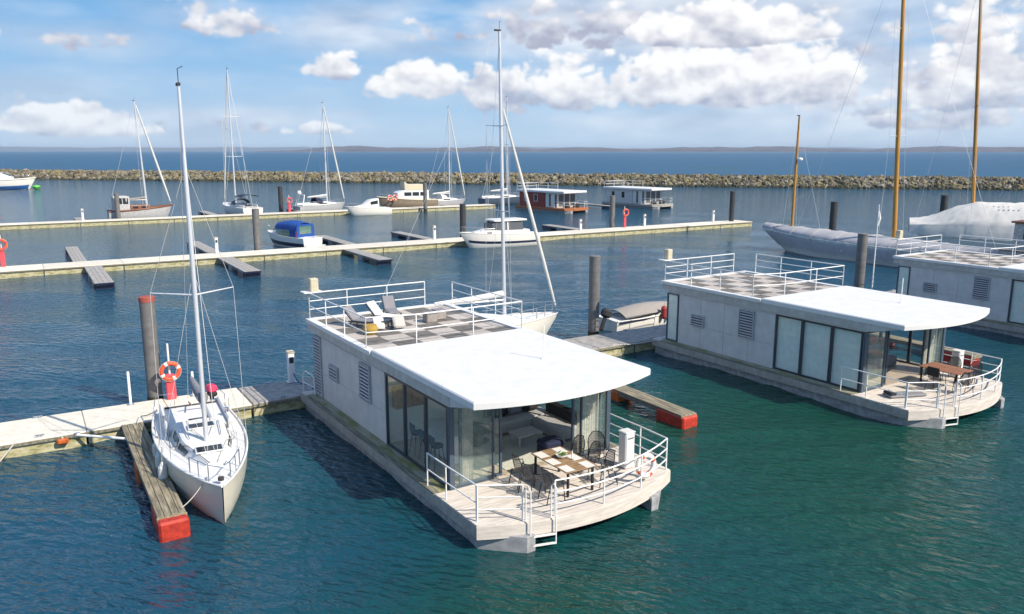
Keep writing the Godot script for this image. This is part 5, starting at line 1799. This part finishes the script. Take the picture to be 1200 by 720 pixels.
func fleet() -> void:
	near_yacht()
	yacht("white sailing yacht with a furled jib lying behind the open front houseboat", P(18.9, 0, -35.2), deg_to_rad(86.0), {"L": 11.0, "B": 3.3, "Fb": 1.35, "Fs": 1.1, "rs": 0.7, "rake": 0.9, "pk": 0.42, "srake": 0.3, "mast": 15.7, "mast_z": 0.2, "mr": 0.1, "wr": 0.008, "spreaders": [0.38, 0.68], "furl": 0.075, "fore": 0.77, "mast_rake": 0.25, "boom": 4.0, "cover": M.white_fabric, "shroud_drop": 0.3})
	# outer dock
	yacht("white yacht with a navy canvas bimini, stern to the outermost dock", P(29.6, 0, -131.0), deg_to_rad(-172.0), {"L": 12.0, "B": 3.9, "Fb": 1.6, "Fs": 1.3, "rs": 0.8, "rake": 1.0, "mast": 22.3, "mast_z": 0.08, "mr": 0.12, "wr": 0.02, "spreaders": [0.35, 0.65], "furl": 0.1, "boom": 4.4, "cover": M.tarp_white, "hood": M.canvas_navy, "bimini": M.canvas_navy})
	var yc := yacht("pale yacht with a navy hood and a stern arch carrying a dome", P(42.0, 0, -127.6), deg_to_rad(102.0), {"L": 9.0, "B": 3.2, "Fb": 1.5, "Fs": 1.25, "rs": 0.75, "rake": 0.9, "mast": 17.4, "mast_z": 0.12, "mr": 0.11, "wr": 0.02, "furl": 0.11, "boom": 3.6, "cover": M.tarp_white, "hood": M.canvas_navy, "hull_m": M.deck_grey})
	put("stern_arch", MB.new().tube([P(-1.2, 1.2, -4.0), P(-1.1, 3.0, -3.6), P(1.1, 3.0, -3.6), P(1.2, 1.2, -4.0)], 0.07, 8), M.metal_white, yc)
	put("dome", MB.new().lathe(P(0.5, 3.05, -3.6), [Vector2(0.0, 0), Vector2(0.3, 0.05), Vector2(0.34, 0.3), Vector2(0.2, 0.55), Vector2(0.0, 0.6)], 12), M.metal_white, yc)
	yacht("grey hulled yacht under a pale boom tent beside the brown trawler", P(64.6, 0, -127.5), deg_to_rad(95.0), {"L": 8.5, "B": 3.0, "Fb": 1.4, "Fs": 1.2, "rs": 0.7, "rake": 0.9, "mast": 17.3, "mast_z": 0.1, "mr": 0.1, "wr": 0.02, "furl": 0.1, "boom": 3.5, "cover": M.tarp_white, "hood": M.tarp_white, "hull_m": M.tarp_grey})
	yacht("dark hulled yacht half hidden behind the red houseboat", P(77.5, 0, -129.0), deg_to_rad(95.0), {"L": 10.0, "B": 3.3, "Fb": 1.5, "Fs": 1.3, "rs": 0.7, "rake": 0.9, "mast": 19.6, "mast_z": 0.08, "mr": 0.11, "wr": 0.02, "furl": 0.12, "fore": 0.75, "boom": 3.8, "cover": M.tarp_white, "hull_m": M.frame_blue})
	# old motor sailer
	var ms := motorboat("motor_sailer", "old white motor sailer with wooden rail and wheelhouse at the outermost dock", "motor sailer", P(14.9, 0, -126.6), deg_to_rad(92.0), {"L": 8.6, "B": 3.0, "Fb": 2.1, "Fs": 1.5, "rs": 0.7, "rake": 0.9, "pk": 0.45, "hull_m": M.paint_white_old, "deck_m": M.teak, "gunwale": M.mahogany, "gr": 0.11, "rail": false,
		"houses": [{"name": "wheelhouse", "m": M.paint_white_old, "st": [[-3.6, 1.1, 1.0, 1.45, 3.6], [-1.9, 1.1, 1.0, 1.45, 3.6], [-1.5, 1.1, 0.95, 1.45, 3.5]], "win": [[-3.3, -2.5, 0.5, 0.9], [-2.4, -1.7, 0.5, 0.9]], "r": 0.1}, {"name": "trunk_cabin", "m": M.mahogany, "st": [[-1.4, 0.95, 0.85, 1.5, 2.3], [1.2, 0.8, 0.7, 1.6, 2.25]], "win": [[-1.1, -0.4, 0.4, 0.8], [0.0, 0.8, 0.4, 0.8]], "r": 0.08}]})
	rig(ms[0], {"mr": 0.11, "wr": 0.02, "mast_m": M.alloy, "furl": 0.12, "boom": 3.0, "cover": M.tarp_taupe, "mast_rake": 0.5, "spreaders": [0.55]}, P(0, 2.2, 0.9), 16.8, P(0, 2.2, 4.2), P(0, 1.6, -4.2), 3.0)
	motorboat("speedboat", "small white cabin speedboat on the near side of the outermost dock", "speedboat", P(46.5, 0, -118.9), deg_to_rad(-88.0), {"L": 7.4, "B": 2.6, "Fb": 1.45, "Fs": 1.05, "rs": 0.85, "rake": 1.1, "pk": 0.35,
		"houses": [{"name": "cuddy", "m": M.gelcoat, "st": [[-1.6, 1.0, 0.85, 1.0, 2.55], [-0.3, 0.95, 0.8, 1.0, 2.35], [0.9, 0.8, 0.6, 1.1, 1.6], [2.4, 0.4, 0.3, 1.2, 1.4]], "win": [[-1.4, -0.2, 0.5, 0.88]]}]})
	motorboat("trawler_yacht", "brown hulled trawler yacht with a cream flybridge at the outermost dock", "trawler", P(56.5, 0, -126.3), deg_to_rad(-92.0), {"L": 10.5, "B": 3.7, "Fb": 2.3, "Fs": 1.6, "rs": 0.85, "rake": 1.0, "pk": 0.4, "hull_m": M.paint_brown, "deck_m": M.teak, "gunwale": M.cream_box, "gr": 0.1,
		"houses": [{"name": "saloon", "m": M.roof_white, "st": [[-3.6, 1.4, 1.3, 1.6, 3.3], [1.2, 1.4, 1.3, 1.7, 3.3], [2.0, 1.3, 1.1, 1.8, 2.9]], "win": [[-3.2, -2.0, 0.45, 0.85], [-1.8, -0.6, 0.45, 0.85], [-0.4, 0.9, 0.45, 0.85]]}, {"name": "flybridge", "m": M.cream_box, "st": [[-2.6, 1.3, 1.2, 3.32, 4.3], [0.0, 1.3, 1.2, 3.32, 4.3], [0.7, 1.2, 1.0, 3.32, 4.8]]}]})
	var k := 0
	for z in [58.9, 59.8]:
		ring_buoy("ring_buoy", ["orange ring buoy on the trawler's bow side, nearer the cabin", "orange ring buoy on the trawler's bow side, nearer the stem"][k], P(52.6 + k * 0.95, 2.2, -124.2 - k * 0.15), Basis(), 0.4, M.buoy_red, M.metal_white)
		k += 1
	motorboat("motor_yacht", "white motor yacht with a blue hull band near the breakwater", "motor yacht", P(-3.2, 0, -246.0), deg_to_rad(78.0), {"L": 15.5, "B": 4.4, "Fb": 2.9, "Fs": 2.2, "rs": 0.9, "rake": 1.6, "pk": 0.4, "stripe_m": M.paint_blue, "f0": 0.17, "f1": 0.44, "gr": 0.14, "rail_h": 0.8,
		"houses": [{"name": "saloon", "m": M.gelcoat, "st": [[-6.5, 1.9, 1.8, 2.0, 4.3], [0.0, 1.9, 1.7, 2.2, 4.3], [2.6, 1.6, 1.2, 2.4, 3.2]], "win": [[-5.5, -0.5, 0.45, 0.85]], "front": true}]})
	var gf := put("green_fender", MB.new().lathe(Vector3.ZERO, [Vector2(0.0, -0.6), Vector2(0.7, -0.5), Vector2(1.0, 0.0), Vector2(0.8, 0.4), Vector2(0.0, 0.5)], 14), M.paint_green)
	gf.position = P(4.3, 0.6, -243.4)
	tag(gf, "bright green low fender at the blue banded yacht's bow", "fender")
	motorboat("workboat", "red hulled workboat poking in at the picture edge by the outermost dock", "workboat", P(-5.6, 0, -117.8), deg_to_rad(92.0), {"L": 7.0, "B": 2.4, "Fb": 1.7, "Fs": 1.1, "rs": 0.85, "rake": 1.2, "pk": 0.4, "hull_m": M.paint_scarlet, "deck_m": M.deck_grey,
		"houses": [{"name": "console", "m": M.gelcoat, "st": [[-2.2, 0.6, 0.55, 1.0, 2.5], [-0.9, 0.6, 0.5, 1.0, 2.5]], "win": [[-2.0, -1.2, 0.5, 0.9]]}]})
	# middle dock
	var bc := motorboat("canopy_boat", "white sports boat with a bright blue canvas canopy at the middle dock", "motor boat", P(24.0, 0, -83.8), deg_to_rad(-159.0), {"L": 7.6, "B": 2.7, "Fb": 1.5, "Fs": 1.15, "rs": 0.9, "rake": 1.2, "pk": 0.35, "stripe_m": M.stripe_navy, "f0": 0.1, "f1": 0.19, "rail_from": 12,
		"houses": [{"name": "foredeck", "m": M.gelcoat, "st": [[0.2, 1.0, 0.9, 1.1, 1.75], [2.4, 0.6, 0.45, 1.2, 1.5]], "win": [[0.5, 1.6, 0.3, 0.75]]}]})
	var cv := node("canopy", bc[0])
	var roof := []
	for i in 7:
		var f := i / 6.0
		var line := []
		for j in 11:
			var g := PI * j / 10.0
			line.append(P(-cos(g) * 1.12, 1.9 + pow(sin(g), 0.6) * (0.72 + 0.2 * sin(f * PI)), lerpf(-2.6, 0.9, f)))
		roof.append(line)
	put("canopy_top", MB.new().skin(roof), M.canvas_blue, cv)
	put("screen", MB.new().skin([[P(-1.0, 1.6, 1.6), P(1.0, 1.6, 1.6)], [P(-1.08, 2.3, 0.9), P(1.08, 2.3, 0.9)]], false, false), M.glass_tint, cv)
	for s in [-1.0, 1.0]:
		put("side_curtain", MB.new().span(P(minf(s * 1.13, s * 1.15), 1.1, -2.5), P(maxf(s * 1.13, s * 1.15), 1.92, -1.5)), M.canvas_blue, cv)
		put("side_window", MB.new().span(P(minf(s * 1.12, s * 1.14), 1.1, -1.48), P(maxf(s * 1.12, s * 1.14), 1.92, 0.8)), M.glass_tint, cv)
	put("rear_curtain", MB.new().span(P(-1.12, 1.0, -2.66), P(1.12, 1.5, -2.62)), M.canvas_blue, cv)
	for q in [[-1.12, -0.75], [0.75, 1.12]]:
		put("rear_curtain", MB.new().span(P(q[0], 1.502, -2.66), P(q[1], 2.3, -2.62)), M.canvas_blue, cv)
	put("rear_curtain", MB.new().span(P(-1.0, 2.302, -2.66), P(1.0, 2.52, -2.62)), M.canvas_blue, cv)
	put("rear_window", MB.new().span(P(-0.748, 1.504, -2.65), P(0.748, 2.3, -2.63)), M.glass_tint, cv)
	put("swim_platform", MB.new().bevel(P(0, 0.35, -4.1), P(2.2, 0.1, 0.8), 0.03), M.gelcoat, bc[0])
	put("seat", MB.new().bevel(P(0, 1.3, -1.6), P(1.7, 0.6, 0.6), 0.1), M.paint_scarlet, bc[0])
	motorboat("cabin_cruiser", "white cabin cruiser with a pilothouse lying along the middle dock", "cabin cruiser", P(42.6, 0, -72.2), deg_to_rad(-88.0), {"L": 9.2, "B": 3.0, "Fb": 1.75, "Fs": 1.3, "rs": 0.9, "rake": 1.2, "pk": 0.35, "stripe_m": M.stripe_navy, "f0": 0.12, "f1": 0.17, "rail_from": 11,
		"houses": [{"name": "trunk_cabin", "m": M.gelcoat, "st": [[-3.4, 1.15, 1.1, 1.2, 1.75], [1.2, 1.1, 1.0, 1.3, 1.9], [3.0, 0.5, 0.4, 1.5, 1.7]], "win": [[1.3, 2.2, 0.25, 0.7]]}, {"name": "pilothouse", "m": M.window_grey, "st": [[-2.6, 1.05, 0.95, 1.75, 2.72], [0.5, 1.0, 0.9, 1.8, 2.72], [1.1, 0.95, 0.8, 1.85, 2.5]], "r": 0.03}, {"name": "hardtop", "m": M.gelcoat, "st": [[-3.0, 1.15, 1.1, 2.74, 2.88], [0.6, 1.1, 1.05, 2.74, 2.92], [0.95, 0.95, 0.9, 2.74, 2.86]], "r": 0.05}, {"name": "window_posts", "m": M.gelcoat, "st": [[-0.75, 1.06, 0.97, 1.75, 2.73], [-0.6, 1.06, 0.97, 1.75, 2.73]], "r": 0.03}]})
	# covered dinghy behind the near dock
	var dn := motorboat("covered_dinghy", "small white motor dinghy under a taupe tarpaulin behind the dock", "dinghy", P(29.9, 0, -34.3), deg_to_rad(88.0), {"L": 4.9, "B": 2.0, "Fb": 0.95, "Fs": 0.7, "rs": 0.9, "rake": 0.6, "pk": 0.4, "rail": false, "gr": 0.05})
	var tp := []
	for i in 9:
		var f := i / 8.0
		var line := []
		var hw: float = 1.0 * (1.0 - pow(f, 3.0) * 0.85)
		for j in 9:
			var g := j / 8.0
			line.append(P(lerpf(-hw, hw, g), 0.86 + 0.2 * f + (0.5 - 0.1 * f) * sin(PI * g) * (0.6 + 0.4 * sin(f * PI)), lerpf(-1.9, 2.2, f)))
		tp.append(line)
	put("tarpaulin", MB.new().skin(tp), M.tarp_taupe, dn[0])
	put("rubbing_band", MB.new().tube([P(-0.99, 0.66, -2.3), P(-1.02, 0.7, -0.6), P(-0.75, 0.82, 1.3)], 0.05, 8), M.stripe_navy, dn[0])
	put("rubbing_band", MB.new().tube([P(0.99, 0.66, -2.3), P(1.02, 0.7, -0.6), P(0.75, 0.82, 1.3)], 0.05, 8), M.stripe_navy, dn[0])
	var om := thing("outboard_motor", "black outboard motor tilted on the covered dinghy's stern", "outboard motor", P(27.25, 0.8, -34.2), deg_to_rad(88.0))
	var oc := MB.new()
	oc.t = Transform3D(Basis(Vector3.RIGHT, 0.35), P(0, 0.3, -0.05))
	oc.bevel(Vector3.ZERO, P(0.42, 0.5, 0.62), 0.12)
	put("cowl", oc, M.rubber, om)
	var os := MB.new()
	os.t = Transform3D(Basis(Vector3.RIGHT, 0.35), P(0, -0.25, -0.25))
	os.bevel(Vector3.ZERO, P(0.16, 0.9, 0.24), 0.05)
	put("shaft", os, M.rubber, om)
	for q in 2:
		var f := thing("fender", ["dark red fender against the second houseboat beside the covered dinghy", "second dark red fender, closer to the covered dinghy's bow"][q], "fender", P(30.6 + q * 0.55, 0.95, -33.25 - q * 0.06), 0.0, "dark red fenders")
		put("body", MB.new().lathe(P(0, -0.4, 0), [Vector2(0.0, 0), Vector2(0.12, 0.04), Vector2(0.17, 0.15), Vector2(0.17, 0.65), Vector2(0.1, 0.76), Vector2(0.0, 0.8)], 14), M.antifoul_red, f)
		put("lanyard", MB.new().tube([P(0, 0.4, 0), P(0, 0.75, 0.1)], 0.012, 5), M.rope, f)
	covered_yawl()
	white_covered_yacht()
	motorboat("deckhouse_boat", "wooden boat with a brown edged deckhouse beyond the third houseboat's roof", "motor boat", P(73.5, 0, -31.0), 0.0, {"L": 11.0, "B": 4.0, "Fb": 2.0, "Fs": 1.6, "rs": 0.8, "rake": 1.0, "hull_m": M.paint_white_old, "gunwale": M.mahogany, "gr": 0.1,
		"houses": [{"name": "deckhouse", "m": M.paint_white_old, "st": [[-4.4, 1.5, 1.45, 1.6, 3.9], [2.0, 1.5, 1.45, 1.6, 3.9]], "win": [[-3.6, -2.4, 0.45, 0.85], [-1.9, -0.7, 0.45, 0.85]], "r": 0.05}, {"name": "house_roof", "m": M.mahogany, "st": [[-4.6, 1.65, 1.65, 3.92, 4.08], [2.2, 1.65, 1.65, 3.92, 4.08]], "r": 0.04}]})

func _ready() -> void:
	rng.seed = 5
	# camera
	var cam := Camera3D.new()
	cam.name = "camera"
	cam.position = P(0, 10, 0)
	cam.rotation = Vector3(-atan(184.0 / 934.0), deg_to_rad(-31.6), 0)
	cam.fov = rad_to_deg(2.0 * atan(360.0 / 934.0))
	cam.far = 30000.0
	add_child(cam)
	# sky and sun
	var we := WorldEnvironment.new()
	we.name = "environment"
	var env := Environment.new()
	env.background_mode = Environment.BG_SKY
	env.sky = Sky.new()
	env.sky.sky_material = make_sky()
	env.background_energy_multiplier = 0.78
	env.tonemap_mode = Environment.TONE_MAPPER_LINEAR
	env.tonemap_exposure = 1.45
	env.sdfgi_enabled = true
	env.ssao_enabled = true
	env.ssil_enabled = true
	env.fog_enabled = true
	env.fog_density = 0.0001
	env.fog_light_color = Color(0.8, 0.88, 0.97)
	we.environment = env
	add_child(we)
	var sun := DirectionalLight3D.new()
	sun.name = "sun"
	var el := deg_to_rad(40.0)
	var to_sun := Vector3(0.43 * cos(el), sin(el), 0.9 * cos(el))
	sun.look_at_from_position(to_sun, Vector3.ZERO, Vector3.UP)
	sun.light_energy = 1.4
	sun.light_angular_distance = 0.53
	sun.light_color = Color(1.0, 0.955, 0.89)
	sun.shadow_enabled = true
	add_child(sun)
	materials()
	# setting
	make_water()
	hill("far_shore", "low blue hills along the horizon", -40.0, 60.0, 11000.0, 75.0, M.shore_far, 7, 0.03)
	hill("brown_shore", "low brown wooded shore across the sea", 14.0, 110.0, 5200.0, 46.0, M.shore_brown, 12, 0.05)
	make_breakwater()
	docks_and_posts()
	# houseboats
	var tilt := deg_to_rad(1.5)
	var hb1 := houseboat(P(12.3, 0, -18.8), tilt, "white roofed houseboat with its glass front open and a table laid on deck", {"rear": "louvre", "phase": 0, "curtains": [[1.75, 2.7], [-2.35, -1.98]]})
	var hb2 := houseboat(P(30.15, 0, -18.5), tilt, "white roofed houseboat with pale blinds drawn behind its side glass", {"rear": "glass", "phase": 1, "blinds": [[-4.08, -2.82], [-2.75, -1.42], [-1.35, -0.1]], "side_rails": true, "curtains": [[1.75, 2.7]]})
	houseboat(P(48.7, 0, -18.2), tilt, "white roofed houseboat cut off by the picture edge behind the other two", {"rear": "glass", "phase": 0, "blinds": [[-4.08, -2.82], [-2.75, -1.42]], "side_rails": true})
	interior(hb1)
	main_terrace(hb1)
	second_terrace(hb2)
	far_houseboat(P(76.2, 0, -111.0), deg_to_rad(10.0), "small red walled houseboat with a white flat roof near the breakwater", M.paint_red, M.paint_orange, true)
	far_houseboat(P(94.6, 0, -110.6), deg_to_rad(8.0), "small pale grey houseboat with a white flat roof near the breakwater", M.cladding, M.hull_concrete, false)
	fleet()
